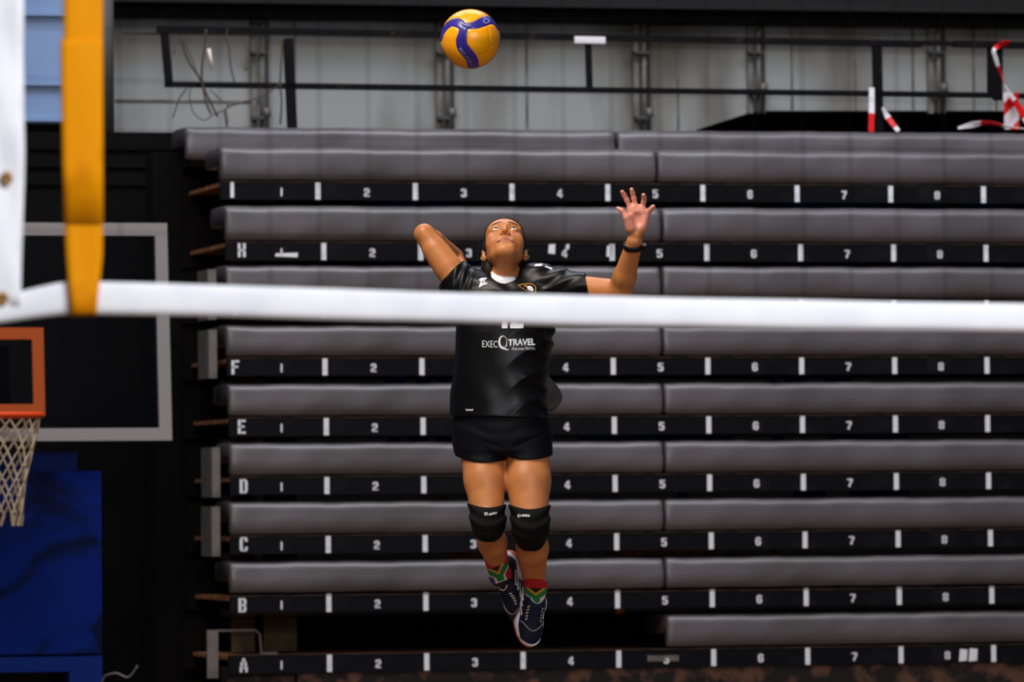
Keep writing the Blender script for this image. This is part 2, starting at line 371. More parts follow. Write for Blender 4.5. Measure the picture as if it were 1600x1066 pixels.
for ri, (L, w, ct, cb, ft, fb, lx, sx, m1, m2, lp) in enumerate(ROWS):
    z = [on_plane(1000, y, w)[1] for y in (ct, cb, ft, fb)]
    ul = on_plane(lx, ft, w)[0]; us = on_plane(sx, cb, w)[0]
    ROWZ[L] = z; gap = (z[3] - on_plane(1000, ROWS[ri + 1][2], w)[1] - 0.006) if ri < 8 else 0
    t = thing('bleacher_row', B(ul, w, z[3]), LAB[L], 'bleacher row', 'retracted bleacher rows')
    # deck board with rusty edge, black fascia, near-black riser that paints in the shade inside
    box('deck', B, ul - 0.002, uRmax, w - 0.92, w - 0.032, z[2] - 0.024, z[2] - 0.006, M['rust'], t)
    q = MB(); q.bbox(B, ul, uRmax, w - 0.03, w - 0.006, z[3], z[2]); q.build('fascia', M['fascia'], t)
    box('edge_strip', B, ul, uRmax, w - 0.012, w - 0.003, z[2] - 0.003, z[2] + 0.001, M['edge'], t)
    box('riser', B, ul - 0.05, uRmax, w - 0.95, w - 0.92, z[3], z[0] - (0.065 if L == 'I' else 0), M['dark'], t)
    # boards and blue panels seen through the gap below the fascia
    for a, b_ in ((362, 398), (412, 464)):
        if L not in 'I':
            x0 = on_plane(a, fb, w - 0.5)[0]; x1 = on_plane(b_, fb, w - 0.5)[0]
            box('support_board', B, x0, x1, w - 0.52, w - 0.5, z[3] - gap, z[2] - 0.024, M['brownboard'], t)
    segs = {'I': [(600, 700), (1210, 1370), (1410, 1470), (1500, 1580)], 'H': [(600, 760), (1210, 1350), (1400, 1470), (1500, 1640)], 'G': [(600, 700)],
            'F': [(602, 635), (650, 673), (688, 700), (1203, 1213), (1228, 1260), (1290, 1330)],
            'E': [(606, 628), (642, 668), (682, 705), (905, 1145), (1210, 1225), (1300, 1420)], 'D': [(1060, 1075), (1240, 1290), (1330, 1420)]}.get(L, [])
    for a, b_ in segs:
        x0 = on_plane(a, fb, w - 0.3)[0]; x1 = on_plane(b_, fb, w - 0.3)[0]
        box('blue_panel', B, x0, x1, w - 0.32, w - 0.3, z[3] - gap, z[2] - 0.024, M['blueboard'], t)
    for a, b_ in {'C': [(700, 740), (948, 1120), (1145, 1158), (1208, 1222)], 'B': [(962, 975), (1062, 1075)], 'D': [(680, 700)]}.get(L, []):
        x0 = on_plane(a, fb, w - 0.2)[0]; x1 = on_plane(b_, fb, w - 0.2)[0]
        box('brace', B, x0, x1, w - 0.22, w - 0.2, z[3] - gap, z[2] - 0.024, M['rust'], t)
    # cushions
    if L != 'A': cushion('cushion', ul, us - 0.006, w, z[1], z[0], t, ri * 2)
    cushion('cushion', us + 0.006, uRmax, w, z[1], z[0], t, ri * 2 + 1)
    # seat dividers, seat numbers, row letter
    ua = on_plane(m1, ft, w)[0]; ub_ = on_plane(m2, ft, w)[0]; pit = (ub_ - ua) / 7
    zc = (z[2] + z[3]) / 2
    for k in range(0 if L != 'I' else -1, 8):
        uu = ua + pit * k; hw = 0.0125
        if k < 0: uu = on_plane(363, ft, w)[0]; hw = 0.009
        box('seat_divider', B, uu - hw, uu + hw, w - 0.006, w - 0.004, zc - 0.042 if k >= 0 else zc - 0.035, zc + 0.045, M['white'], t)
    for k in range(8):
        uu = ua + pit * (k - 0.5)
        if k == 0: uu = on_plane(440, ft, w)[0]
        glyph(str(k + 1), B, uu, zc - 0.006, 0.0275, 0.041, w - 0.006, 'seat_number', t)
    if lp:
        uu, zl = on_plane(lp[0], lp[1], w); glyph(L, B, uu, min(zl, z[2] - 0.04), 0.038, 0.068, w - 0.006, 'row_letter', t)
    # grey end brackets
    if L in 'GFDC':
        u = ul - 0.012
        q = MB()
        q.bbox(B, u - 0.075, u - 0.03, w - 0.05, w - 0.042, z[3] - 0.01, z[0] - 0.02)
        q.bbox(B, u - 0.075, u - 0.068, w - 0.30, w - 0.042, z[3] - 0.01, z[0] - 0.02)
        q.build('end_bracket', M['steel'], t)
    if L == 'A':
        for a, b_ in ((362, 398), (412, 464)):
            x0 = on_plane(a, 980, w - 0.5)[0]; x1 = on_plane(b_, 980, w - 0.5)[0]
            box('support_board', B, x0, x1, w - 0.52, w - 0.5, z[2] + 0.002, z[0] - 0.002, M['brownboard'], t)
        u = ul - 0.012
        q = MB(); q.bbox(B, u - 0.085, u - 0.03, w - 0.05, w - 0.042, z[3] - 0.02, z[0] - 0.045); q.build('end_bracket', M['steel'], t)
        zz = z[0] - 0.05; ue = on_plane(402, 985, w - 0.1)[0]
        q = MB(); q.tube([B(u - 0.04, w - 0.06, zz), B(ue - 0.01, w - 0.1, zz), B(ue + 0.012, w - 0.1, zz - 0.02), B(ue + 0.02, w - 0.1, z[2] + 0.005)], 0.006, 8)
        q.bbox(B, ue + 0.01, ue + 0.09, w - 0.12, w - 0.06, z[2] + 0.001, z[2] + 0.009)
        q.build('support_rod', M['steel'], t)
        ub0 = on_plane(466, 1050, w)[0]
        box('base_beam', B, ub0, uRmax, w - 0.2, w - 0.012, 0.0, z[3] - 0.002, M['ruststeel'], t)
        box('base_beam', B, ul, ub0 - 0.01, w - 0.2, w - 0.03, z[3] - 0.05, z[3] + 0.03, M['ruststeel'], t)
        x0, zz0 = on_plane(1012, 1034, w); x1, zz1 = on_plane(1061, 1024, w)
        o = box('tape_remnant', B, x0, x1, w - 0.0055, w - 0.0035, zz0, zz1, M['steel'], t); o['label'] = 'grey tape strip over the number five'
        for (pa, pb) in (((1499, 1034), (1512, 1014)), ((1514, 1034), (1528, 1013))):
            x0, zz0 = on_plane(pa[0], pa[1], w); x1, zz1 = on_plane(pb[0], pb[1], w)
            q = MB(); c = []
            for ww in (w - 0.006, w - 0.004):
                c += [B(x0, ww, zz0), B(x1 - 0.004, ww, zz0 + 0.004), B(x1, ww, zz1 - 0.004), B(x0 + 0.006, ww, zz1)]
            q.hexa(c); o = q.build('tape_remnant', M['white'], t); o['label'] = 'torn white sticker'
    if L == 'H':
        for (pa, pb) in (((430, 402), (466, 395)), ((857, 397), (868, 381)), ((948, 402), (958, 383)), ((884, 390), (890, 381))):
            x0, zz0 = on_plane(pa[0], pa[1], w); x1, zz1 = on_plane(pb[0], pb[1], w)
            q = MB(); c = []
            for ww in (w - 0.006, w - 0.004):
                c += [B(x0, ww, zz0 + 0.004), B(x1 - 0.003, ww, zz0), B(x1, ww, zz1), B(x0 + 0.004, ww, zz1 - 0.003)]
            q.hexa(c); o = q.build('tape_remnant', M['white'], t); o['label'] = 'torn white sticker'
# upper bench, set further back on the deck above
w = -0.75
z1 = on_plane(600, 200, w)[1]; z0 = z1 - 0.165
ul = on_plane(291, 225, w)[0]; us = on_plane(964, 215, w)[0]; uRt = on_plane(1790, 215, w)[0]
t = thing('bleacher_bench', B(ul, w, z0), 'topmost grey padded bench set back under the black railing', 'bench')
cushion('cushion', ul, us - 0.008, w, z0, z1, t, 50); cushion('cushion', us + 0.008, uRt, w, z0, z1, t, 51)
box('deck', B, ul + 0.02, uRt, w - 0.62, w - 0.02, z0 - 0.03, z0 - 0.002, M['dark'], t)
# black side frame of the bleachers, at their left end
uSa = on_plane(245, 700, -0.95)[0]; uSb = on_plane(352, 700, -0.95)[0]
struct(box('trim_50', B, uSa, uSb - 0.02, -1.2, -1.0, 0, ROWZ['I'][0] + 0.02, M['dark']))

# ------------------------------------------------------------------ railing, wires, tapes
RW = -1.3
def R(px, py, w=RW): u, z = on_plane(px, py, w); return B(u, w, z)
t = thing('railing', R(452, 200), 'black steel guard railing running along the top of the bleachers', 'railing')
q = MB(); q.bar(R(246, 46), R(1441, 69), 0.05, 0.034); q.build('top_rail', M['blacksteel'], t)
q = MB(); q.bar(R(258, 132), R(1552, 149), 0.04, 0.028); q.build('lower_rail', M['blacksteel'], t)
q = MB(); q.bar(R(1490, 68.5), R(1680, 73), 0.05, 0.034); q.build('top_rail', M['blacksteel'], t)
q = MB(); q.bar(R(1590, 150), R(1680, 152), 0.04, 0.028); q.build('lower_rail', M['blacksteel'], t)
for (a, b_, wd_) in (((257, 52), (264, 132), 0.036), ((450, 60), (457, 210), 0.046), ((1370, 72), (1373, 215), 0.045), ((919, 68), (921, 136), 0.026)):
    q = MB(); q.bar(R(*a), R(*b_), 0.04, wd_); q.build('post', M['blacksteel'], t)
q = MB(); c = [R(1545, 74), R(1567, 74), R(1567, 157), R(1555, 157), R(1545, 142)]
c2 = [p - N * 0.03 for p in c]; q.poly(c + c2, [(4, 3, 2, 1, 0), (5, 6, 7, 8, 9)] + [(i, (i + 1) % 5, 5 + (i + 1) % 5, 5 + i) for i in range(5)])
q.build('gusset_plate', M['blacksteel'], t)
q = MB(); q.bar(R(1441, 67), R(1500, 68.5), 0.03, 0.026); q.build('splice', M['blacksteel'], t)
a = R(898, 56.5, RW + 0.035); b_ = R(946, 68, RW + 0.035)
q = MB(); q.hexa([a, R(946, 57.5, RW + 0.035), b_, R(898, 67, RW + 0.035)] + [p - N * 0.008 for p in (a, R(946, 57.5, RW + 0.035), b_, R(898, 67, RW + 0.035))])
o = q.build('label_plate', M['tapewhite'], t); o['label'] = 'white label plate on the top rail'
# loose wires
WIRES = [
 ([(283, 57), (286, 72), (296, 98), (312, 122), (316, 131), (322, 160), (330, 178)], 0.006, 'bundle of dull wire slanting from the top rail left end to the lower rail'),
 ([(284, 60), (298, 88), (312, 126)], 0.003, 'thin wire beside the slanting bundle near the left end of the railing'),
 ([(322, 46), (319, 80), (316, 100), (316, 128), (324, 150), (340, 182)], 0.006, 'dark wire hanging straight down from the knot of the top rail'),
 ([(356, 46), (352, 60), (357, 70), (360, 100), (366, 128)], 0.004, 'thin forked wire hanging right of the cream tie'),
 ([(404, 72), (398, 95), (381, 110)], 0.004, 'short bent wire end hanging beside the leftmost wall pipe'),
 ([(442, 58), (440, 90), (438, 130), (440, 160), (438, 194)], 0.005, 'wire hanging along the left side of the leftmost railing post'),
 ([(292, 138), (280, 155), (270, 184)], 0.004, 'short wire curving down to the left below the lower rail'),
 ([(328, 140), (345, 156), (358, 165), (350, 172), (332, 180), (318, 188), (302, 175), (296, 150), (299, 138)], 0.003, 'loop of thin wire hanging below the lower rail'),
 ([(437, 132), (410, 150), (380, 160), (354, 167)], 0.004, 'wire running from the leftmost post down to the tangle'),
 ([(352, 168), (356, 190), (350, 205), (340, 215)], 0.003, 'wire of the tangle drooping left onto the top bench'),
 ([(350, 172), (355, 200), (360, 222)], 0.005, 'thick wire end of the tangle pointing down over the top bench'),
 ([(272, 85), (275, 68), (282, 64)], 0.003, 'curl of wire at the left upright of the railing'),
]
for pts, r, lab in WIRES:
    P = spline([R(x, y, RW + 0.04) for x, y in pts], 6)
    q = MB(); q.tube(P, r, 6); o = q.build('loose_wire', M['wire'], smooth=True, loc=P[-1]); tag(o, lab, 'wire', 'loose wires on the railing')
P = [R(326, 76, RW + 0.05), R(332, 108, RW + 0.05)]; q = MB(); q.tube(P, 0.010, 8, r1=0.007)
tag(q.build('cable_tie', M['trim'], smooth=True, loc=P[1]), 'cream coloured tie hanging among the wires', 'cable tie')
# red and white barrier tape
def tape(pts, w0, widths, lab, turns=0, per=0.16, d0=Vector((1, 0, 0)), start=0.0, nn=10):
    P = spline([R(x, y, w0 + dw) for x, y, dw in pts], nn); k = len(P); dirs = []; mis = []; acc = start; wid = []
    for i in range(k):
        f = i / (k - 1); tt = (P[min(i + 1, k - 1)] - P[max(i - 1, 0)]).normalized()
        dirs.append(Matrix.Rotation(turns * 2 * math.pi * f, 3, tt) @ d0)
        g = f * (len(widths) - 1); a = int(min(g, len(widths) - 2)); wid.append(widths[a] + (widths[a + 1] - widths[a]) * (g - a))
        if i < k - 1: mis.append(int(acc / per) % 2); acc += (P[i + 1] - P[i]).length
    q = MB(); q.ribbon(P, dirs, wid, 0.003, mis)
    tag(q.build('barrier_tape', [M['tapewhite'], M['red']], loc=P[-1]), lab, 'barrier tape', 'red and white barrier tape on the railing')
H_ = E
tape([(1362, 137, .02), (1362, 170, .03), (1361, 206, .05)], RW + .05, [0.028, 0.03, 0.03], 'short upright strip of red and white tape left of the right railing post', d0=H_, per=0.125, start=0.0)
tape([(1379, 168, 0), (1388, 184, 0), (1404, 205, .05)], RW + .05, [0.012, 0.03, 0.02], 'thin slanting red and white tape right of the right railing post', d0=H_, per=0.06, turns=0.1)
tape([(1578, 67, .03), (1566, 69, .05), (1553, 78, .05), (1556, 92, .05), (1562, 112, .05), (1570, 132, .06), (1582, 152, .06), (1592, 168, .06), (1606, 190, .06)], RW, [0.03, 0.035, 0.02, 0.03, 0.03, 0.022, 0.035, 0.045, 0.04],
     'long twisted red and white tape tied to the railing plate at right', d0=Vector((0, 0, 1)) * 0.5 + H_, turns=0.5, per=0.1, start=0.1)
q = MB(); nI, nJ = 14, 24; vv = []
for i in range(nI + 1):
    for j in range(nJ + 1):
        fx = i / nI; fy = j / nJ; vv.append(R(1568 + 23 * fx + 2 * fy, 145 + 57 * fy, RW + .02 + .008 * math.sin(fx * 4 + fy * 3)))
for i in range(nI):
    for j in range(nJ):
        d_ = (i / nI) * 23 + (j / nJ) * 57 + 4; q.poly([vv[i * (nJ + 1) + j], vv[i * (nJ + 1) + j + 1], vv[(i + 1) * (nJ + 1) + j + 1], vv[(i + 1) * (nJ + 1) + j]], [(0, 1, 2, 3)], 1 if 18 < d_ < 38 or d_ > 66 else 0)
o = q.build('barrier_tape', [M['tapewhite'], M['red']], loc=vv[0]); md = o.modifiers.new('thickness', 'SOLIDIFY'); md.thickness = 0.002
tag(o, 'broad hanging flap of red and white tape below the railing plate', 'barrier tape', 'red and white barrier tape on the railing')
tape([(1497, 200, .2), (1520, 195, .25), (1545, 192, .25), (1575, 198, .25), (1610, 202, .25)], RW, [0.012, 0.032, 0.026, 0.03, 0.03], 'twisted red and white tape lying along the top bench at right', d0=Vector((0, 0, 1)), turns=0.3, per=0.12)

# ------------------------------------------------------------------ basketball hoop, left
HW = 0.35
def G(px, py, w=HW): u, z = on_plane(px, py, w); return B(u, w, z)
uR_, zB = on_plane(268, 690, HW); uRt_, zT = on_plane(263, 349, HW); uC = uR_ - 0.92; zB += 0.005
t = thing('basketball_hoop', B(uC, HW - 0.4, 0), 'portable basketball hoop with clear backboard and blue padded base at the left', 'basketball hoop')
lean = 0.0
def frame_ring(u0, u1, z0, z1, tk, w0, w1, name, m_, tilt=0.0):
    q = MB(); f = lambda u, w, z: B(u + (zB - z) * tilt, w, z)
    q.bbox(f, u0, u0 + tk, w0, w1, z0, z1); q.bbox(f, u1 - tk, u1, w0, w1, z0, z1)
    q.bbox(f, u0 + tk, u1 - tk, w0, w1, z0, z0 + tk); q.bbox(f, u0 + tk, u1 - tk, w0, w1, z1 - tk, z1); return q.build(name, m_, t)
frame_ring(uC - 0.92, uR_, zB, zT, 0.06, HW - 0.02, HW + 0.02, 'backboard_border', M['boardframe'], 0.017)
ir, iz0 = on_plane(71, 650, HW); _, iz1 = on_plane(66, 512, HW)
frame_ring(uC - (ir - uC), ir, iz0, iz1, 0.056, HW + 0.004, HW + 0.012, 'target_square', M['orangeline'], 0.017)
gm = bpy.data.materials.new('clear_acrylic'); gm.use_nodes = True; gb = gm.node_tree.nodes['Principled BSDF']
gb.inputs['Base Color'].default_value = (0.75, 0.77, 0.78, 1); gb.inputs['Transmission Weight'].default_value = 1.0; gb.inputs['Roughness'].default_value = 0.05; gb.inputs['IOR'].default_value = 1.2
box('backboard_glass', lambda u, w, z: B(u + (zB - z) * 0.017, w, z), uC - 0.86, uR_ - 0.06, HW - 0.005, HW + 0.003, zB + 0.06, zT - 0.06, gm, t)
rz = on_plane(60, 651, HW)[1]; rc_ = B(uC + 0.01, HW + 0.36, rz)
q = MB(); q.tube([rc_ + E * (0.225 * math.cos(a)) + N * (0.225 * math.sin(a)) for a in [2 * math.pi * i / 40 for i in range(40)]], 0.014, 10, closed=True)
q.bbox(B, uC - 0.06, uC + 0.07, HW + 0.01, HW + 0.15, rz - 0.02, rz + 0.015)
q.bbox(B, uC - 0.09, uC + 0.09, HW + 0.012, HW + 0.03, rz - 0.11, rz + 0.02)
q.build('rim', M['orange'], t, True)
q = MB(); K = 12; LV = 7
def np_(k, l):
    a = 2 * math.pi * (k + (0.5 if l % 2 else 0)) / K; r = [0.22, 0.205, 0.185, 0.165, 0.15, 0.14, 0.135][l]; z = rz - 0.015 - [0, 0.07, 0.15, 0.23, 0.30, 0.37, 0.45][l]
    return rc_ + E * (r * math.cos(a)) + N * (r * math.sin(a)) + Vector((0, 0, z - rz))
for k in range(K):
    for l in range(LV - 1):
        q.tube([np_(k, l), np_(k, l + 1)], 0.005, 5)
        q.tube([np_(k, l), np_(k - 1 if l % 2 == 0 else k + 1, l + 1)], 0.005, 5)
    p = np_(k, LV - 1); q.tube([p, p + Vector((random.uniform(-.02, .02), 0, -0.05))], 0.009, 5)
q.build('net', M['cord'], t)
pm = mat('printed_blue_vinyl', srgb(1, 29, 108), 0.6, spec=0.08, col2=srgb(2, 12, 44), scale=2.4, amt=0.95, lo=0.46, hi=0.58, detail=5)  # print blues lowered to carry the shade over the hoop base
pn = [n for n in pm.node_tree.nodes if n.type == 'TEX_NOISE'][0]; pn.inputs['Distortion'].default_value = 1.6
ur, zp1 = on_plane(158, 736, HW - 0.3); _, zp0 = on_plane(100, 1022, HW - 0.3)
box('base_pad', B, uC - 0.7, ur, HW - 0.9, HW - 0.3, zp0, zp1, pm, t)
box('pad_top', B, uC - 0.7, ur - 0.1, HW - 0.85, HW - 0.4, zp1, zp1 + 0.09, mat('navy_vinyl', srgb(2, 20, 66), 0.6, spec=0.08), t)
q = MB(); q.bbox(B, uC - 0.7, ur, HW - 0.9, HW - 0.3, zp0 - 0.085, zp0 - 0.012); q.bbox(B, ur - 0.16, ur, HW - 0.9, HW - 0.3, 0.0, zp0 - 0.085); q.bbox(B, uC - 0.7, uC - 0.54, HW - 0.9, HW - 0.3, 0.0, zp0 - 0.085)
q.build('base_frame', mat('blue_steel', srgb(4, 36, 110), 0.5, spec=.1), t)
q = MB(); q.bar(B(uC, HW - 0.75, zp1), B(uC, HW - 0.12, zB + 0.3), 0.09, 0.12); q.build('support_arm', M['dark'], t)
q = MB(); q.bar(B(uC, HW - 0.12, zB + 0.3), B(uC, HW - 0.03, zB + 0.3), 0.3, 0.3, Vector((0, 0, 1))); q.build('board_mount', M['dark'], t)
# pale rope tail on the floor next to the blue base
P = spline([B(on_plane(x, y, HW - 0.1)[0], HW - 0.1 + 0.03 * i, on_plane(x, y, HW - 0.1)[1]) for i, (x, y) in enumerate(((164, 1056), (180, 1052), (197, 1058), (210, 1040)))], 6)
P = [B(on_plane(158, 1060, HW)[0], HW - 0.15, 0.008), B(on_plane(158, 1060, HW)[0], HW - 0.14, 0.09)] + P
q = MB(); q.tube(P, 0.005, 6); tag(q.build('rope', M['steel'], smooth=True, loc=P[0]), 'thin grey rope end beside the blue padded hoop base', 'rope')

# ------------------------------------------------------------------ volleyball net, foreground
def NPp(px, py): u, z = on_plane(px, py, 0, NP0); return u, z
top_e = [(-60, 474), (0, 463), (60, 449), (105, 441), (150, 441), (300, 444), (500, 451), (700, 457), (900, 462), (1100, 466), (1300, 470), (1600, 475), (1750, 478), (2600, 484)]
bot_e = [(-60, 514), (0, 505), (60, 496), (105, 491), (150, 491), (300, 494), (500, 499), (700, 504), (900, 509), (1100, 512), (1300, 515), (1600, 518), (1750, 520), (2600, 526)]
T_ = [NPp(*p) for p in top_e]; Bo = [NPp(*p) for p in bot_e]
t = thing('volleyball_net', NB(T_[0][0], 0, 0), 'volleyball net with white bottom band across the foreground', 'net')
q = MB(); P = spline([Vector((a[0], (a[1] + b_[1]) / 2, (a[1] - b_[1]))) for a, b_ in zip(T_, Bo)], 8)
vv = []; prof = [(-.5, 0), (-.5, .006), (-.3, .009), (-.1, .010), (.1, .010), (.3, .009), (.47, .007), (.5, .002), (.5, -.004), (0, -.006), (-.45, -.004)]
for p in P:
    for a, b_ in prof: vv.append(NB(p.x, b_, p.y + a * p.z * (1 + 0.02 * math.sin(p.x * 13))))
n = len(prof); f = [(i * n + j, i * n + (j + 1) % n, (i + 1) * n + (j + 1) % n, (i + 1) * n + j) for i in range(len(P) - 1) for j in range(n)]
q.poly(vv, f + [tuple(range(n)), tuple((len(P) - 1) * n + j for j in range(n))[::-1]]); q.build('bottom_band', M['netwhite'], t, True)
zt_ = T_[5][1] + 0.93
# knotted mesh of black cord
q = MB()
uu = NPp(37, 400)[0]; k = 0
def band_top(u):
    for a, b_ in zip(T_, T_[1:]):
        if a[0] <= u <= b_[0]: return a[1] + (b_[1] - a[1]) * (u - a[0]) / (b_[0] - a[0])
    return T_[-1][1]
u_ = NPp(1255, 300)[0] - 0.1 * 14
while u_ < T_[-1][0]:
    if u_ > uu: q.bar(NB(u_, 0, band_top(u_) - 0.01), NB(u_, 0, zt_), 0.0015, 0.0015)
    u_ += 0.1
for k in range(1, 10):
    q.bar(NB(uu, 0, T_[4][1] + 0.1 * k), NB(T_[-1][0], 0, T_[-1][1] + 0.1 * k), 0.0015, 0.0015)
q.build('mesh', M['netblack'], t)
q = MB(); q.bbox(NB, uu - 0.2, T_[-1][0], -0.006, 0.008, zt_, zt_ + 0.07); q.build('top_band', M['netwhite'], t)
# white end strip with eyelets
ue = NPp(37, 200)[0]; ue2 = NPp(30, 440)[0]
q = MB(); nz = 40; vv = []
for i in range(nz + 1):
    z = T_[1][1] - 0.02 + (zt_ - T_[1][1] + 0.02) * i / nz; u1 = ue2 + (ue - ue2) * min(1, i / 10)
    for kx in range(9):
        u = u1 - 0.14 + 0.14 * kx / 8; vv.append(NB(u, 0.004 + 0.004 * math.sin(z * 21 + u * 60) + 0.003 * math.sin(z * 47 - u * 80), z))
me = [(i * 9 + k, i * 9 + k + 1, (i + 1) * 9 + k + 1, (i + 1) * 9 + k) for i in range(nz) for k in range(8)]
q.poly(vv, me); o = q.build('end_strip', M['netwhite'], t, True)
md = o.modifiers.new('thickness', 'SOLIDIFY'); md.thickness = 0.003
for px, py in ((9, 279), (2, 467)):
    u, z = NPp(px, py); q = MB()
    q.tube([NB(u + 0.008 * math.cos(a), 0.014, z + 0.010 * math.sin(a)) for a in [2 * math.pi * i / 16 for i in range(16)]], 0.004, 8, closed=True)
    q.tube([NB(u, 0.012, z), NB(u, 0.014, z)], 0.006, 12); q.build('eyelet', M['brass'], t, True)
# yellow side strap looped round the band
def strap_ring(specs, w, name, th=0.004):
    q = MB(); vv = []; pts = []
    S_ = [(NPp(l, y)[0], NPp(r, y)[0], NPp((l + r) / 2, y)[1], ww) for y, l, r, ww in specs]
    for (ul_, ur_, z, ww) in S_:
        for kx in range(7): vv.append(NB(ul_ + (ur_ - ul_) * kx / 6, ww + 0.001 * math.sin(kx * 1.3 + z * 9), z))
    q.poly(vv, [(i * 7 + k, i * 7 + k + 1, (i + 1) * 7 + k + 1, (i + 1) * 7 + k) for i in range(len(S_) - 1) for k in range(6)])
    o = q.build(name, M['yellow'], t, True); md = o.modifiers.new('thickness', 'SOLIDIFY'); md.thickness = th; return o
strap_ring([(-320, 98, 157, .016), (-100, 98, 157, .016), (0, 97, 158, .016), (60, 97, 158, .016), (150, 95, 158, .017), (250, 95.5, 158, .017), (340, 98, 158, .017), (400, 101, 157, .018), (440, 104, 153, .02), (465, 107, 150, .022), (486, 108, 149, .021), (491, 108, 149, .008)], 0, 'side_strap')
strap_ring([(64, 92, 157, .021), (72, 91.5, 157, .022), (150, 93, 157, .022), (260, 95, 157, .022), (350, 98, 157, .022)], 0, 'strap_overlap')

# ------------------------------------------------------------------ implicit surface kit
f32 = np.float32
class Field:
    def __init__(s, lo, hi, steps, zfine=None):
        s.ax = []
        for i in range(3):
            if i == 2 and zfine:
                pts = [lo[2]]
                while pts[-1] < hi[2]:
                    z = pts[-1]; st = steps[2]
                    for a, b_, fs in zfine:
                        if a <= z <= b_: st = fs
                    pts.append(z + st)
                s.ax.append(np.array(pts, f32))
            else: s.ax.append(np.arange(lo[i], hi[i] + steps[i], steps[i], dtype=f32))
        s.D = np.full([len(a) for a in s.ax], 0.2, f32)
    def sl(s, lo, hi, mg):
        r = []
        for i in range(3):
            a = int(np.searchsorted(s.ax[i], lo[i] - mg)); b_ = int(np.searchsorted(s.ax[i], hi[i] + mg)); r.append(slice(max(a, 0), max(b_, 0)))
        return tuple(r)
    def pts(s, sl): return (s.ax[0][sl[0]][:, None, None], s.ax[1][sl[1]][None, :, None], s.ax[2][sl[2]][None, None, :])
    def op(s, fn, lo, hi, k=0.0, mode='u', mg=0.05):
        sl = s.sl(lo, hi, mg + k); d = fn(*s.pts(sl)); A = s.D[sl]
        if d.size == 0: return
        if mode == 'u':
            if k > 0: h = np.maximum(k - np.abs(A - d), 0) / k; s.D[sl] = np.minimum(A, d) - h * h * k * 0.25
            else: s.D[sl] = np.minimum(A, d)
        else:   # subtract
            d = -d
            if k > 0: h = np.maximum(k - np.abs(A - d), 0) / k; s.D[sl] = np.maximum(A, d) + h * h * k * 0.25
            else: s.D[sl] = np.maximum(A, d)
    def rc(s, a, b_, ra, rb, k=0.0, mode='u'):
        a = np.array(a, f32); b_ = np.array(b_, f32); ba = b_ - a; L2 = float(ba @ ba) + 1e-12
        def fn(X, Y, Z):
            t = np.clip(((X - a[0]) * ba[0] + (Y - a[1]) * ba[1] + (Z - a[2]) * ba[2]) / L2, 0, 1)
            return np.sqrt((X - a[0] - t * ba[0]) ** 2 + (Y - a[1] - t * ba[1]) ** 2 + (Z - a[2] - t * ba[2]) ** 2) - (ra + (rb - ra) * t)
        r = max(ra, rb); s.op(fn, np.minimum(a, b_) - r, np.maximum(a, b_) + r, k, mode)
    def ell(s, c, r, k=0.0, mode='u', R=None):
        c = np.array(c, f32); r = np.array(r, f32)
        def fn(X, Y, Z):
            x = X - c[0]; y = Y - c[1]; z = Z - c[2]
            if R is not None: x, y, z = [R[0, i] * x + R[1, i] * y + R[2, i] * z for i in range(3)]
            k0 = np.sqrt((x / r[0]) ** 2 + (y / r[1]) ** 2 + (z / r[2]) ** 2); k1 = np.sqrt((x / r[0] ** 2) ** 2 + (y / r[1] ** 2) ** 2 + (z / r[2] ** 2) ** 2) + 1e-6
            return k0 * (k0 - 1) / k1
        ext = np.array([float(max(r))] * 3) if R is not None else r
        s.op(fn, c - ext, c + ext, k, mode)
    def chain(s, P, Rr, k):
        for i in range(len(P) - 1): s.rc(P[i], P[i + 1], Rr[i], Rr[i + 1], k if i == 0 else 0.012)
    def gencyl(s, zs, cx, cy, a, b_, k=0.0, p=2.2):
        zs = np.array(zs); o = np.argsort(zs); I = lambda Z, v: np.interp(Z, zs[o], np.array(v, float)[o]).astype(f32)
        def fn(X, Y, Z):
            A = I(Z, a); Bb = I(Z, b_)
            q = (np.abs((X - I(Z, cx)) / A) ** p + np.abs((Y - I(Z, cy)) / Bb) ** p) ** (1 / p)
            d = (q - 1) * np.minimum(A, Bb); return np.maximum(d, np.maximum(zs.min() - Z, Z - zs.max()))
        s.op(fn, (min(np.array(cx) - np.array(a)), min(np.array(cy) - np.array(b_)), zs.min()), (max(np.array(cx) + np.array(a)), max(np.array(cy) + np.array(b_)), zs.max()), k)
    def cut(s, p, n):      # remove the side n points to
        X, Y, Z = s.pts((slice(None),) * 3); n = Vector(n).normalized()
        s.D = np.maximum(s.D, ((X - p[0]) * n[0] + (Y - p[1]) * n[1] + (Z - p[2]) * n[2]).astype(f32))
    def disp(s, fn): X, Y, Z = s.pts((slice(None),) * 3); s.D = s.D + fn(X, Y, Z).astype(f32)
    def mesh(s, name):
        D = s.D; D[[0, -1]] = np.maximum(D[[0, -1]], 1e-3); D[:, [0, -1]] = np.maximum(D[:, [0, -1]], 1e-3); D[:, :, [0, -1]] = np.maximum(D[:, :, [0, -1]], 1e-3)
        S = D < 0; c = np.zeros([n - 1 for n in D.shape], np.uint8)
        for i in (0, 1):
            for j in (0, 1):
                for k in (0, 1): c += S[i:S.shape[0] - 1 + i, j:S.shape[1] - 1 + j, k:S.shape[2] - 1 + k]
        idx = np.argwhere((c > 0) & (c < 8)); n = len(idx)
        sm = np.zeros((n, 3)); ct = np.zeros(n)
        co = [s.ax[i].astype(np.float64) for i in range(3)]
        offs = [(i, j, k) for i in (0, 1) for j in (0, 1) for k in (0, 1)]
        val = {o: D[idx[:, 0] + o[0], idx[:, 1] + o[1], idx[:, 2] + o[2]].astype(np.float64) for o in offs}
        pos = {o: np.stack([co[a][idx[:, a] + o[a]] for a in range(3)], 1) for o in offs}
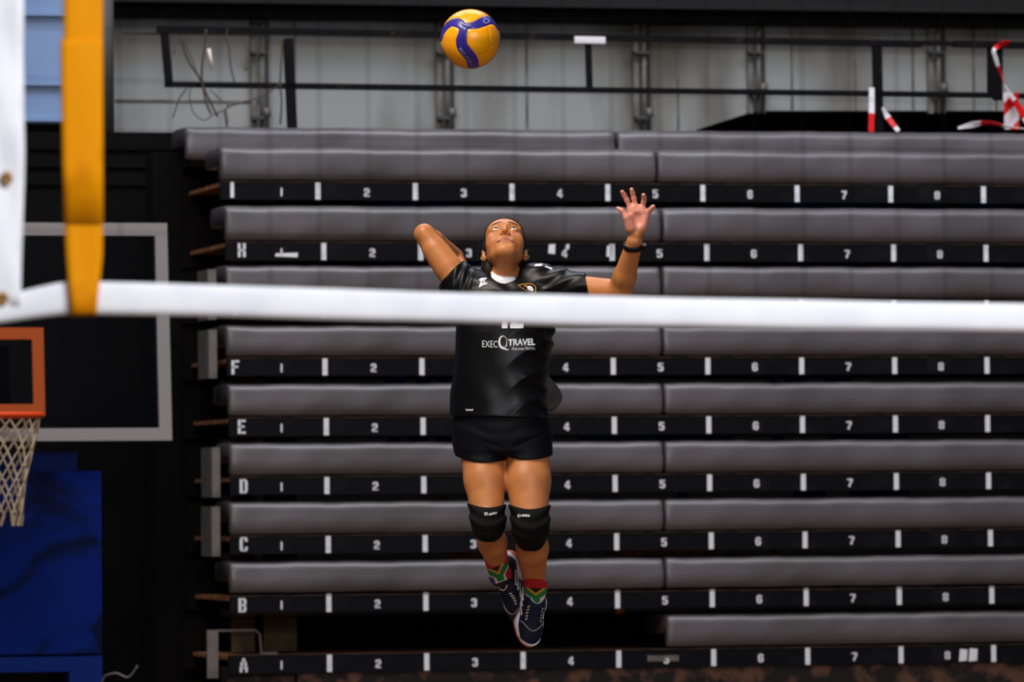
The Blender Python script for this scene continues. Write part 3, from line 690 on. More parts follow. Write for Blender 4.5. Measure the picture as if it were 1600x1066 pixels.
        for o in offs:
            for a in range(3):
                if o[a] == 0:
                    o2 = tuple(1 if q_ == a else o[q_] for q_ in range(3)); v0 = val[o]; v1 = val[o2]
                    cr = (v0 < 0) != (v1 < 0); t = np.where(cr, v0 / np.where(v0 == v1, 1, v0 - v1), 0)
                    sm += np.where(cr[:, None], pos[o] + (pos[o2] - pos[o]) * t[:, None], 0); ct += cr
        V = sm / np.maximum(ct, 1)[:, None]
        ids = np.full(c.shape, -1, np.int32); ids[idx[:, 0], idx[:, 1], idx[:, 2]] = np.arange(n)
        quads = []
        for a in range(3):
            b_, d_ = (a + 1) % 3, (a + 2) % 3
            s0 = [slice(None)] * 3; s1 = [slice(None)] * 3; s0[a] = slice(0, -1); s1[a] = slice(1, None)
            for q_ in (b_, d_): s0[q_] = slice(1, -1); s1[q_] = slice(1, -1)
            A0 = S[tuple(s0)]; A1 = S[tuple(s1)]
            for flag in (0, 1):
                e = np.argwhere((A0 & ~A1) if flag == 0 else (~A0 & A1))
                if len(e) == 0: continue
                base = e.copy(); base[:, b_] += 1; base[:, d_] += 1
                def at(ob, od):
                    z = base.copy(); z[:, b_] += ob; z[:, d_] += od; return ids[z[:, 0], z[:, 1], z[:, 2]]
                Q = np.stack([at(-1, -1), at(0, -1), at(0, 0), at(-1, 0)], 1)
                quads.append(Q if flag == 0 else Q[:, ::-1])
        Q = np.concatenate(quads); me = bpy.data.meshes.new(name)
        me.vertices.add(n); me.vertices.foreach_set('co', V.astype(f32).ravel())
        me.loops.add(Q.size); me.loops.foreach_set('vertex_index', Q.astype(np.int32).ravel())
        me.polygons.add(len(Q)); me.polygons.foreach_set('loop_start', np.arange(0, Q.size, 4, dtype=np.int32))
        me.polygons.foreach_set('loop_total', np.full(len(Q), 4, np.int32)); me.update(calc_edges=True); me.validate()
        return me
def verts(me): a = np.empty(len(me.vertices) * 3, f32); me.vertices.foreach_get('co', a); return a.reshape(-1, 3)
def tint(me, C):
    at = me.attributes.new('tint', 'FLOAT_COLOR', 'POINT')
    at.data.foreach_set('color', np.concatenate([C, np.ones((len(C), 1))], 1).astype(f32).ravel())
def smstep(x, a, b_): t = np.clip((x - a) / (b_ - a), 0, 1); return t * t * (3 - 2 * t)
PX = 20.0 / FPX                     # metres per photograph pixel where the player is
def W(x, y, dy=0.0): return at_y(x, y, 20.0 + dy)
def W3(p): return W(*p)

# ------------------------------------------------------------------ head frame
HT = math.radians(47); HC = W(788.5, 391, 0.05); HROLL = math.radians(-2); HYAW = math.radians(2)
HR = np.array(Matrix.Rotation(HROLL, 3, 'Y') @ Matrix.Rotation(-HT, 3, 'X') @ Matrix.Rotation(HYAW, 3, 'Z'))
def hd(x, y, z): return np.array(HC) + HR @ np.array((x, y, z))
def hell(F, c, r, k=0.0, mode='u'): F.ell(hd(*c), r, k, mode, HR)
def hrc(F, a, b_, ra, rb, k=0.0, mode='u'): F.rc(hd(*a), hd(*b_), ra, rb, k, mode)

ORG = W(826, 1012, 0.2)
person = thing('person', ORG, 'volleyball player in black jersey numbered 12 jumping with one arm raised, looking up', 'person')

# joints
SH_R = W(724, 452, .05); EL_R = W(663, 366, .10); WR_R = W(713, 399, .27)
SH_L = W(860, 450, .04); EL_L = W(969, 456, -.12); WR_L = W(991.5, 378, -.24)
HIP_R = W(751.5, 683, 0.0); KN_R = W(763, 818, -.12); AN_R = W(781, 900, .20)
HIP_L = W(822, 683, 0.0); KN_L = W(829, 822, -.12); AN_L = W(837, 918, .18)
def mix(a, b_, t): return a + (b_ - a) * t
# torso profile: pixel y, left x, right x, depth centre, half depth
TP = [(428, 764, 812, .05, .055), (440, 735, 838, .05, .075), (455, 722, 858, .045, .09), (480, 720, 858, .035, .105), (520, 719, 855, .02, .115), (560, 720, 850, .01, .108), (600, 716, 850, 0, .105), (640, 711, 853, 0, .11), (680, 708, 856, 0, .115), (712, 713, 857, 0, .11)]
def torso_params(TP, g=0.0):
    zs = [W(785, t_[0]).z for t_ in TP]; cx = [W((t_[1] + t_[2]) / 2, t_[0]).x for t_ in TP]
    return zs, cx, [20 + t_[3] for t_ in TP], [(t_[2] - t_[1]) / 2 * PX + g for t_ in TP], [t_[4] + g for t_ in TP]

# ------------------------------------------------------------------ body, one continuous surface
zA = W(0, 1020).z; zB_ = W(0, 285).z
F = Field((W(635, 0).x, 19.6, zA), (W(1035, 0).x, 20.5, zB_), (0.0028, 0.0032, 0.006), [(W(0, 440).z, W(0, 285).z, 0.0024)])
F.gencyl(*torso_params(TP[1:]), k=0.0)
F.rc(SH_R, SH_L, .058, .058, .05)
neckA = W(789, 442, .055); neckB = W(789, 402, .075)
F.rc(neckA, neckB, 24.5 * PX, 23 * PX, .03)
F.rc(W(770, 440, .06), SH_R, .04, .04, .04); F.rc(W(808, 440, .06), SH_L, .04, .04, .04)
# arms
F.rc(SH_R, EL_R, 23 * PX, 16 * PX, .03); F.rc(mix(SH_R, EL_R, .4), mix(SH_R, EL_R, .7), 20.5 * PX, 18.5 * PX, .02)
F.rc(EL_R, mix(EL_R, WR_R, .3), 15.5 * PX, 15.5 * PX, .008); F.rc(mix(EL_R, WR_R, .3), WR_R, 15.5 * PX, 10.5 * PX, .008)
F.rc(SH_L, EL_L, 24 * PX, 18.5 * PX, .03)
F.rc(EL_L, mix(EL_L, WR_L, .3), 17.5 * PX, 18 * PX, .014); F.rc(mix(EL_L, WR_L, .3), WR_L, 17.5 * PX, 12.5 * PX, .014)
# raised hand: palm towards the camera
hb = -.245
wr = W(992.5, 371, hb)
IDX = [(985.5, 327, hb), (979.5, 313, hb - .004), (975.3, 305, hb - .008), (972.3, 300, hb - .014)]
MID = [(993, 324, hb), (990.5, 310, hb - .004), (988.6, 302, hb - .008), (987, 296.5, hb - .014)]
RNG = [(1003.5, 326, hb), (1006, 314, hb - .008), (1006.3, 308, hb - .018), (1005.6, 305, hb - .028)]
PKY = [(1011, 335, hb), (1015.5, 328.5, hb - .010), (1019, 324.5, hb - .016), (1021, 322.5, hb - .02)]
THB = [(985.5, 357, hb - .012), (979.5, 340, hb - .022), (971.5, 329, hb - .022), (965.5, 325.5, hb - .02)]
for P_, ra in ((IDX, 6.6), (MID, 6.8), (RNG, 6.6), (PKY, 6.0)):
    F.rc(mix(Vector(wr), W3(P_[0]), .12), W3(P_[0]), 7.0 * PX, ra * PX * .92, .014)
F.ell(W(984.5, 349, hb - .012), (7.5 * PX, .014, 12 * PX), .014); F.ell(W(1005.5, 350, hb - .006), (6.5 * PX, .014, 13 * PX), .014)
F.ell(W(998, 331, hb - .004), (13 * PX, .012, 6 * PX), .01)
F.ell(W(996, 343, hb - .022), (7 * PX, .010, 9 * PX), .012, 's')
for P_, rr in ((IDX, (4.2, 4.0, 3.8, 3.4)), (MID, (4.3, 4.0, 3.8, 3.4)), (RNG, (4.2, 3.9, 3.7, 3.4)), (PKY, (3.8, 3.6, 3.4, 3.1)), (THB, (6.0, 4.8, 4.0, 3.0))):
    Q_ = [W3(p) for p in P_]
    for i in range(3): F.rc(Q_[i], Q_[i + 1], rr[i] * PX, rr[i + 1] * PX, .005)
F.rc(W3(THB[0]), W3(THB[1]), 7 * PX, 5 * PX, .012)
# the hand drawn back behind the shoulder, seen edge on
hk = .27
for k_, (bx, by, bd, tx, ty, td, r_) in enumerate(((722, 409, .26, 735.5, 425.5, .25, 4.4), (721, 411, .275, 735, 428, .275, 4.4), (719, 413, .29, 732, 430, .30, 4.2), (717, 415, .305, 728, 430, .32, 3.8))):
    a = W(bx, by, bd); b_ = W(tx, ty, td); F.rc(mix(WR_R, a, .2), a, 7.5 * PX, 6.5 * PX, .01); mdl = mix(a, b_, .5) + Vector((0.002, 0, .003))
    F.rc(a, mdl, 4.8 * PX, 4.2 * PX, .005); F.rc(mdl, b_, 4.0 * PX, 3.0 * PX, .004)
F.rc(W(716, 403, .25), W(724, 413, .225), 6 * PX, 4.5 * PX, .01); F.rc(W(724, 413, .225), W(729, 421, .22), 4.5 * PX, 3.4 * PX, .004)
# legs
def leg(F, hip, kn, an, r, g=0.0, k=.012):
    th = mix(hip, kn, .5)
    F.rc(hip, th, r[0] * PX + g, r[1] * PX + g, k); F.rc(th, kn, r[1] * PX + g, r[2] * PX + g, .02)
    c = mix(kn, an, .35) + Vector((0, .012, -.004)); F.rc(kn, c, r[2] * .95 * PX + g, r[3] * PX + g, .02); F.rc(c, an, r[3] * PX + g, r[4] * PX + g, .02)
LR = (37, 31, 24, 21.5, 14); LL = (37, 34, 26.5, 24, 15)
leg(F, HIP_R, KN_R, AN_R, LR); leg(F, HIP_L, KN_L, AN_L, LL)
F.ell(KN_R + Vector((0, -.03, .0)), (.04, .035, .045), .02); F.ell(KN_L + Vector((0, -.03, .0)), (.042, .035, .045), .02)
# shoe frames (heel bottom, along the sole, up through the instep)
def frame(o, s_, h_):
    s_ = Vector(s_).normalized(); h_ = Vector(h_); h_ = (h_ - s_ * h_.dot(s_)).normalized(); t_ = h_.cross(s_); return Vector(o), s_, h_, t_
FR_L = frame(W(829.5, 897, .275), (-.09, -.26, -.96), (.36, -.92, .25)); FR_R = frame(W(797, 858, .255), (.22, .22, -.95), (-.62, -.70, -.30))
def loc(fr, a, h, t_=0.0): return fr[0] + fr[1] * a + fr[2] * h + fr[3] * t_
for fr, an, r_ in ((FR_L, AN_L, 15), (FR_R, AN_R, 14)):
    F.rc(an, loc(fr, .045, .06), r_ * PX, .028, .02); F.rc(loc(fr, .045, .06), loc(fr, .18, .04), .028, .022, .02)
# head
hell(F, (0, .016, .036), (.070, .088, .076), .03)
hell(F, (0, -.030, -.020), (.057, .060, .076), .03)
hell(F, (0, -.045, .045), (.060, .046, .045), .025)
for sx in (-1, 1):
    hell(F, (sx * .040, -.052, -.022), (.026, .030, .034), .02)      # cheek
    hrc(F, (sx * .047, -.008, -.048), (sx * .018, -.068, -.088), .012, .015, .025)   # jaw line
    hrc(F, (sx * .048, -.070, .030), (sx * .012, -.089, .034), .009, .008, .012)   # brow ridge
    hell(F, (sx * .032, -.100, .012), (.017, .014, .011), .012, 's')       # eye socket
hell(F, (0, -.072, -.087), (.026, .022, .020), .02)
hell(F, (0, -.074, -.056), (.030, .020, .022), .02)                        # muzzle
hrc(F, (0, -.086, .022), (0, -.104, -.016), .0065, .0105, .010)
for sx in (-1, 1):
    hell(F, (sx * .0115, -.093, -.020), (.0068, .010, .008), .006)
hrc(F, (-.020, -.086, -.054), (0, -.089, -.047), .0052, .0055, .008); hrc(F, (.020, -.086, -.054), (0, -.089, -.047), .0052, .0055, .008)  # upper lip
hrc(F, (-.017, -.086, -.061), (.017, -.086, -.061), .0065, .0065, .008)    # lower lip
for a, b_ in (((-.027, -.085, -.064), (-.013, -.095, -.0555)), ((-.013, -.095, -.0555), (0, -.097, -.053)), ((0, -.097, -.053), (.013, -.095, -.0555)), ((.013, -.095, -.0555), (.027, -.085, -.064))):
    hrc(F, a, b_, .0030, .0030, .003, 's')
hrc(F, (-.014, -.098, -.072), (.014, -.098, -.072), .006, .006, .008, 's')
for sx in (-1, 1): hell(F, (sx * .0066, -.1035, -.0285), (.0038, .006, .0060), .003, 's')
EYES = [(-.0315, -.0775, .0125), (.0315, -.0775, .0125)]
for e in EYES:
    hell(F, e, (.0150, .0145, .0140), .004)                               # lids
    hell(F, (e[0], e[1] - .016, e[2] + .000), (.0140, .012, .0056), .002, 's')
for sx in (-1, 1):   # ears
    hell(F, (sx * .0735, .018, -.008), (.009, .017, .029), .008); hell(F, (sx * .071, .010, -.034), (.007, .010, .011), .008)
    hell(F, (sx * .082, .016, -.004), (.005, .009, .016), .004, 's')
F.rc(hd(0, -.035, -.078), neckA + Vector((0, -.02, .02)), .028, .03, .03)
me = F.mesh('body')
V = verts(me); q_ = (V - np.array(HC)) @ HR
base = np.array(srgb(192, 122, 70)[:3]); palm = np.array(srgb(222, 146, 126)[:3]); lip = np.array(srgb(160, 88, 76)[:3]); warm = np.array(srgb(186, 104, 72)[:3])
C = np.tile(base, (len(V), 1))
nrm = np.empty(len(me.vertices) * 3, f32); me.vertices.foreach_get('normal', nrm); nrm = nrm.reshape(-1, 3)
hz = smstep(V[:, 2], W(0, 379).z, W(0, 366).z) * (V[:, 0] > W(950, 0).x) * smstep(-nrm[:, 1], -.3, .3)
C += (palm - C) * hz[:, None]
inh = (np.abs(q_[:, 0]) < .085) & (np.abs(q_[:, 1]) < .13) & (np.abs(q_[:, 2]) < .13)
lp_ = np.exp(-((q_[:, 0] / .027) ** 4) - ((q_[:, 2] + .053 + 14 * q_[:, 0] ** 2) / .0075) ** 4) * (q_[:, 1] < -.07) * inh
C += (lip - C) * (0.75 * lp_)[:, None]
ck = np.exp(-((np.abs(q_[:, 0]) - .036) / .02) ** 2 - ((q_[:, 2] + .02) / .03) ** 2) * (q_[:, 1] < -.04) * inh
C += (warm - C) * (0.35 * ck)[:, None]
mott = 0.5 + 0.25 * np.sin(V[:, 0] * 93 + V[:, 2] * 61) + 0.25 * np.sin(V[:, 2] * 127 - V[:, 0] * 71 + V[:, 1] * 50)
C *= (0.95 + 0.08 * mott)[:, None]
tint(me, C); body = put('body', me, M['skin'], person, True)
# eyes, brows
for e in EYES:
    bm = bmesh.new(); bmesh.ops.create_uvsphere(bm, u_segments=24, v_segments=16, radius=0.0128); me = bpy.data.meshes.new('eye'); bm.to_mesh(me); bm.free()
    me.transform(Matrix.Translation(Vector(hd(*e)))); eo = put('eye', me, M['eye'], person, True)
    d_ = Vector(hd(e[0] * 1.0, e[1] - .0110, e[2] + .0018)) - Vector(hd(*e)); d_.normalize()
    bm = bmesh.new(); bmesh.ops.create_uvsphere(bm, u_segments=20, v_segments=10, radius=0.0062); me = bpy.data.meshes.new('iris'); bm.to_mesh(me); bm.free()
    me.transform(Matrix.Translation(Vector(hd(*e)) + d_ * 0.0076)); put('iris', me, M['iris'], eo, True)
def bvh_of(o):
    me = o.data; b0 = ROOT[o.name]; return BVHTree.FromPolygons([v.co + b0 for v in me.vertices], [p.vertices[:] for p in me.polygons])
bbody = bvh_of(body)
for e in EYES:
    P_ = []
    for k in range(9):
        a = math.pi * (k / 8); c = Vector(hd(e[0] + .0142 * math.cos(a), -.15, e[2] + .0062 * math.sin(a) ** .8)); d_ = (Vector(hd(e[0] + .0142 * math.cos(a), 0, e[2] + .0062 * math.sin(a) ** .8)) - c).normalized()
        h_ = bbody.ray_cast(c, d_); P_.append(h_[0] if h_[0] else c)
    q = MB(); q.tube(P_, .0013, 6); q.build('eyelashes', M['hair'], person, True)
for sx in (-1, 1):
    P_ = []
    for k in range(9):
        t_ = k / 8; c = Vector(hd(sx * (.013 + .040 * t_), -.15, .0315 + .009 * math.sin(math.pi * (.15 + .75 * t_)) - .004 * t_)); d_ = (Vector(hd(sx * (.013 + .036 * t_), -.02, .034)) - c).normalized()
        h_ = bbody.ray_cast(c, d_); P_.append(h_[0] if h_[0] else c)
    q = MB(); q.tube(P_[:5], .0018, 6, r1=.0026); q.tube(P_[4:], .0026, 6, r1=.0008); q.build('eyebrow', M['hair'], person, True)

# ------------------------------------------------------------------ hair
F = Field(np.array(HC) - .16, np.array(HC) + .16, (0.003, 0.003, 0.003))
hell(F, (0, .018, .037), (.0765, .0945, .0825)); hell(F, (0, .05, -.015), (.0735, .055, .06), .02); hell(F, (0, -.045, .045), (.0645, .0505, .0505), .025)
for sx in (-1, 1): hell(F, (sx * .064, .012, .012), (.0105, .03, .035), .012)
X, Y, Z = F.pts((slice(None),) * 3); qx, qy, qz = [HR[0, i] * (X - HC[0]) + HR[1, i] * (Y - HC[1]) + HR[2, i] * (Z - HC[2]) for i in range(3)]
F.D = np.maximum(F.D, (-(0.80 * qy + 0.60 * qz + 0.013 - 0.012 * np.clip(np.abs(qx) / .07, 0, 1) ** 2)).astype(f32))
F.D += (0.0012 * np.sin(qx * 700 + qz * 60)).astype(f32)
hell(F, (0, .065, -.050), (.076, .045, .062), .02); hell(F, (.0, .115, .03), (.045, .04, .045), .02)
hell(F, (-.058, .045, -.045), (.026, .03, .045), .015)
hair = put('hair', F.mesh('hair'), M['hair'], person, True)
q = MB(); rg = random.Random(3)
for k in range(46):
    a = rg.uniform(-.4, 2.6); sx = -1 if k % 4 else 1
    b0 = np.array((sx * .070, .0 + .05 * rg.random(), .05 * math.sin(a) + .015)); tip = b0 + np.array((sx * rg.uniform(.008, .026), rg.uniform(-.01, .02), rg.uniform(-.02, .028)))
    md = (b0 + tip) / 2 + np.array((sx * .008, 0, rg.uniform(-.008, .012)))
    q.tube(spline([hd(*b0), hd(*md), hd(*tip)], 4), .0009, 4, r1=.0003)
q.build('loose_strands', M['hair'], person)
for sx in (-1, 1):
    q = MB(); c = Vector(hd(sx * .078, .004, -.036)); q.tube([c + Vector((math.cos(a) * .0055, math.sin(a) * .0055, math.sin(a) * -.001)) + Vector((0, -.004, .0075 * math.sin(a))) for a in [2 * math.pi * i / 18 for i in range(18)]], .0016, 8, closed=True)
    q.build('earring', M['brass'], person, True)

# ------------------------------------------------------------------ shirt
TS = [(424, 768, 812, .05, .06), (438, 732, 842, .05, .085), (452, 718, 862, .045, .105), (470, 715, 861, .04, .118), (500, 713, 860, .03, .128), (520, 712, 863, .022, .130), (545, 711, 864, .014, .128), (575, 708, 858, .006, .124), (610, 704, 855, 0, .122), (640, 703, 857, -.002, .126), (662, 703, 862, -.004, .130)]
F = Field((W(675, 0).x, 19.8, W(0, 668).z), (W(935, 0).x, 20.24, W(0, 400).z), (0.003, 0.003, 0.003))
F.gencyl(*torso_params(TS), p=2.3)
F.rc(W(754, 455, .05), W(838, 447, .05), 31 * PX, 34.5 * PX, .03)
oR = mix(SH_R, EL_R, .27); oL = mix(SH_L, EL_L, .57)
F.rc(SH_R, mix(SH_R, EL_R, .5), 31 * PX, 26 * PX, .03); F.rc(W(752, 458, .05), SH_R, 34 * PX, 31 * PX, .03)
F.rc(W(840, 447, .05), mix(SH_L, EL_L, .15), 34 * PX, 30 * PX, .03); F.rc(mix(SH_L, EL_L, .15), mix(SH_L, EL_L, .75), 30 * PX, 22 * PX, .02)
F.ell(W(861, 518, .03), (8 * PX, .05, 10 * PX), .012); F.ell(W(855, 548, .03), (7 * PX, .05, 12 * PX), .012)
nz = lambda X, Y, Z, a: np.sin(a * (X * 1.0 + 0.3 * np.sin(Z * 14)) + 2.1 * np.sin(Z * 19 + X * 7) + 1.3 * np.sin(Y * 23))
zc_ = W(0, 560).z; xr = W(858, 0).x; xm = W(785, 0).x
def folds(X, Y, Z):
    px_ = (X - xm) / PX; pz = (W(785, 533).z - Z) / PX       # pixels right of centre, pixels below y=533
    s1 = smstep(px_, 10, 70) * smstep(-pz, -150, -95) * smstep(pz, -40, 0)
    d = -0.0040 * s1 * (1 - 2 * np.abs(np.sin((pz * 1.0 - px_ * 0.34 + 6 * np.sin(px_ / 17)) / 8.2)) ** .8)
    d = d - 0.0024 * smstep(px_, -30, 40) * (1 - 2 * np.abs(np.sin((pz + 0.55 * px_ + 6 * np.sin(px_ / 21)) / 13)) ** .8) * smstep(pz, -80, -20)
    d = d - 0.0012 * np.sin(px_ / 9 + 1.7 * np.sin(pz / 23)) * smstep(pz, -10, 40)
    sl_ = smstep(-px_, 42, 60) * smstep(-pz, 70, 85)
    d = d - 0.0034 * sl_ * np.sin((px_ * 1.0 + pz * 0.32) / 2.3) * .8
    sr_ = smstep(px_, 35, 60) * smstep(-pz, 60, 75)
    d = d - 0.0026 * sr_ * np.sin((pz * 1.1 + px_ * 0.42 + 4 * np.sin(px_ / 14)) / 3.6)
    d = d - 0.0020 * smstep(-pz, 60, 80) * (1 - sl_) * (1 - sr_) * np.sin((px_ * .6 - pz) / 5.2 + np.sin(px_ / 11))
    return d
F.disp(folds)
dirR = (EL_R - SH_R); dirL = (EL_L - SH_L)
Xs, Ys, Zs = F.pts((slice(None),) * 3)
def cut_local(F, p, n, side):
    n = Vector(n).normalized(); m_ = side(Xs, Zs) | (Ys * 0 > 1)
    d = ((Xs - p[0]) * n[0] + (Ys - p[1]) * n[1] + (Zs - p[2]) * n[2]).astype(f32); F.D = np.where(m_, np.maximum(F.D, d), F.D)
cut_local(F, W(703.5, 429, .07), (-.72, .05, .70), lambda X, Z: (X < W(735, 0).x) & (Z > W(0, 470).z))
cut_local(F, W(920, 448, -.02), (.97, -.1, .22), lambda X, Z: X > W(895, 0).x)
hem = W(783, 652.5); F.cut(hem, (-.035, 0, -1))
F.rc(W(788, 419, -.09), W(789, 400, .085), 21 * PX, 26 * PX, .006, 's'); F.rc(W(788, 422, -.02), W(789, 400, .085), 23 * PX, 26 * PX, .006, 's')
F.rc(W(788, 432, -.09), W(788, 425, -.04), 7.5 * PX, 14 * PX, .004, 's')
F.rc(W(789, 425, .1), W(789, 400, .12), 34 * PX, 36 * PX, .01, 's')
me = F.mesh('shirt'); shirt = put('shirt', me, M['blackcloth'], person, True)
# loose back hem flying out on the right
q = MB(); nI, nJ = 9, 15; vv = []
for i in range(nI):
    for j in range(nJ):
        a = i / (nI - 1); b_ = j / (nJ - 1); y = 588 + 52 * b_ + 3 * a; w_ = 26 * math.sin(math.pi * min(1, (0.08 + .86 * b_) ** 1.25)) ** .75
        vv.append(W(855 + w_ * a - 3, y, .085 + .03 * a + .035 * b_ + .006 * math.sin(b_ * 9 + a * 3)))
q.poly(vv, [(i * nJ + j, i * nJ + j + 1, (i + 1) * nJ + j + 1, (i + 1) * nJ + j) for i in range(nI - 1) for j in range(nJ - 1)])
o = q.build('shirt_tail', M['jerseyinside_lit'], shirt, True); md = o.modifiers.new('thickness', 'SOLIDIFY'); md.thickness = .003
bshirt = bvh_of(shirt)
def project(pts2, tree, lift, dy0=-.6):
    out = []
    for x, y in pts2:
        o_ = W(x, y, dy0); d_ = (o_ - CAM).normalized(); h_ = tree.ray_cast(o_, d_); p = h_[0] if h_[0] else W(x, y, -.1)
        out.append(p - d_ * lift)
    return out
def decal(name, polys, tree, m_, parent, lift=.0022, sub=3, th=.0012, mi=None):
    # polys: pixel polygons laid onto the surface as thin raised print
    bm = bmesh.new()
    for pl in polys:
        vs = [bm.verts.new((x, -y, 0)) for x, y in pl]; bm.faces.new(vs)
    bmesh.ops.triangulate(bm, faces=bm.faces)
    for _ in range(4):
        es = [e for e in bm.edges if e.calc_length() > sub]
        if not es: break
        bmesh.ops.subdivide_edges(bm, edges=es, cuts=1); bmesh.ops.triangulate(bm, faces=bm.faces)
    for v in bm.verts: v.co = project([(v.co.x, -v.co.y)], tree, lift)[0]
    bmesh.ops.recalc_face_normals(bm, faces=bm.faces)
    for f_ in bm.faces:
        if f_.normal.y > 0: f_.normal_flip()
    me = bpy.data.meshes.new(name); bm.to_mesh(me); bm.free()
    o = put(name, me, m_, parent); md = o.modifiers.new('thickness', 'SOLIDIFY'); md.thickness = th; md.offset = -1; return o
def text_mesh(txt, bold=0.0):
    c = bpy.data.curves.new('lettering', 'FONT'); c.body = txt; c.size = 1; c.offset = bold; c.resolution_u = 3; o = bpy.data.objects.new('lettering', c); COL.objects.link(o)
    dg = bpy.context.evaluated_depsgraph_get(); dg.update(); me = bpy.data.meshes.new_from_object(o.evaluated_get(dg)); bpy.data.objects.remove(o); bpy.data.curves.remove(c); return me
def lettering(name, txt, x0, x1, y0, y1, tree, m_, parent, skew=0.0, bold=0.0, lift=.0022, rise=0.0):
    me = text_mesh(txt, bold); vs = [v.co for v in me.vertices]
    a0 = min(v.x for v in vs); a1 = max(v.x for v in vs); b0 = min(v.y for v in vs); b1 = max(v.y for v in vs)
    for v in me.vertices:
        fx = (v.co.x - a0) / (a1 - a0); fy = (v.co.y - b0) / (b1 - b0); x = x0 + (x1 - x0) * fx + skew * (fy - .5); y = y1 + (y0 - y1) * fy - rise * (fx - .5)
        v.co = project([(x, y)], tree, lift)[0]
    me.update(); o = put(name, me, m_, parent); return o
# number (lower part shows under the net), sponsor print, crest, marks
NUM = [[(784, 450), (793, 450), (793, 513), (784, 513)], [(779, 458), (784, 450), (784, 462), (779, 465)],
     [(797, 513), (797, 505), (808, 486), (809, 476), (808, 462), (806, 460), (804, 462), (804, 472), (797, 472), (797, 458), (802, 451), (812, 451), (817, 458), (817.5, 476), (815, 488), (807, 503), (818, 503), (818, 513)]]
decal('jersey_number', [[(x, 513 - (513 - y) * .80) for x, y in pl] for pl in NUM], bshirt, M['print'], shirt)
lettering('sponsor_lettering', 'EXEC', 753.5, 777.5, 532.5, 543, bshirt, M['print'], shirt, bold=-.005, rise=-.5)
lettering('sponsor_lettering', 'TRAVEL', 794, 836, 529.5, 540, bshirt, M['print'], shirt, bold=.03, rise=1.2)
lettering('sponsor_lettering', 'Less stress. More bliss.', 802.5, 836.5, 542, 547, bshirt, M['print'], shirt, rise=.8)
ring = lambda cx, cy, ax, ay, n=28, a0=0, a1=6.283: [(cx + ax * math.cos(a0 + (a1 - a0) * i / n), cy + ay * math.sin(a0 + (a1 - a0) * i / n)) for i in range(n + 1)]
oo = ring(785.5, 535, 7, 10.5, 30, 1.2, 7.2); ii = ring(786.6, 534, 5, 8.2, 30, 1.2, 7.2)
decal('sponsor_emblem', [[oo[i], oo[i + 1], ii[i + 1], ii[i]] for i in range(30)] + [[(784, 543), (788, 543.5), (796, 547), (792, 547.5), (786, 546)], [(799, 546.5), (802, 542.5), (803, 542.7), (800, 546.8)]], bshirt, M['print'], shirt, sub=6)
lettering('hem_lettering', 'hummel', 728, 739, 638.5, 642, bshirt, M['print'], shirt, bold=.03)
decal('chest_mark', [[(748, 437), (752, 434.5), (761, 434), (760, 436), (755, 438), (752, 441)], [(749, 446), (750, 442), (754, 440), (753.5, 443), (761, 441.5), (761, 444), (754, 446), (748, 450)], [(755, 439), (757, 438), (758, 441), (756, 442)]], bshirt, M['print'], shirt, sub=4)
cr = [(808.5, 445.5), (816, 443.5), (826, 442.5), (833, 443.5), (837.5, 448), (838, 455), (835, 460), (829, 458.5), (821, 453.5), (813, 449)]
cc = (826, 450); cr2 = [(cc[0] + (x - cc[0]) * .86, cc[1] + (y - cc[1]) * .82) for x, y in cr]
decal('crest_border', [[cr[i], cr[(i + 1) % 10], cr2[(i + 1) % 10], cr2[i]] for i in range(10)], bshirt, M['gold'], shirt, sub=4)
decal('crest_emblem', [[(823, 448), (827, 446.5), (831, 448), (834, 453), (832, 456), (828, 454), (825, 453)]], bshirt, M['print'], shirt, sub=4)
decal('crest_emblem', [[(818, 446.5), (822, 445), (824, 447), (820, 448.5)]], bshirt, M['gold'], shirt, sub=4)
for pl in ([(834.5, 416), (837, 412.5), (848, 412), (846, 415.5)], [(851, 417), (853, 415.5), (863, 418.5), (862, 421)]):
    decal('shoulder_chevron', [pl], bshirt, M['print'], shirt, sub=4)
decal('collar_insert', [[(768.3, 424), (777, 430), (788, 433), (803.5, 432), (806, 437), (797, 441), (787, 444), (776, 440), (767.5, 433)]], bbody, M['print'], shirt, lift=.004, sub=3)

# ------------------------------------------------------------------ shorts, knee pads, socks
F = Field((W(695, 0).x, 19.75, W(0, 745).z), (W(872, 0).x, 20.2, W(0, 630).z), (0.0036,) * 3)
TB = [(632, 709, 856, 0, .115), (655, 706, 858, 0, .12), (685, 705.5, 859.5, 0, .125), (705, 709, 860, 0, .12), (712, 712, 860, 0, .11)]
F.gencyl(*torso_params(TB), p=2.25)
for hip, kn, r in ((HIP_R, KN_R, LR), (HIP_L, KN_L, LL)): F.rc(hip, mix(hip, kn, .5), r[0] * PX + .006, r[1] * PX + .0075, .018)
def sf(X, Y, Z):
    px_ = (X - W(786, 0).x) / PX; pz = (W(785, 690).z - Z) / PX; ax_ = np.abs(px_)
    return 0.0022 * np.exp(-((pz - 14 + ax_ * .42) / 4.0) ** 2) * smstep(ax_, 4, 14) * (1 - smstep(ax_, 50, 70)) - 0.0012 * np.sin((pz + .3 * ax_) / 4.5 + np.sin(px_ / 15)) * smstep(-pz, -10, 10)
F.disp(sf)
for s_, cx_ in ((-1, 751), (1, 823)):
    X, Y, Z = F.pts((slice(None),) * 3); zz = W(0, 729.5 if s_ < 0 else 725.5).z
    hemz = zz + 0.014 * np.clip(((X - W(cx_ - 3 * s_, 0).x) / (36 * PX)), -1.3, 1.3) ** 2
    mk = (X < W(786.5, 0).x) if s_ < 0 else (X >= W(786.5, 0).x); mk = mk | (Z * 0 > 1) | (Y * 0 > 1)
    F.D = np.where(mk, np.maximum(F.D, (hemz - Z).astype(f32)), F.D)
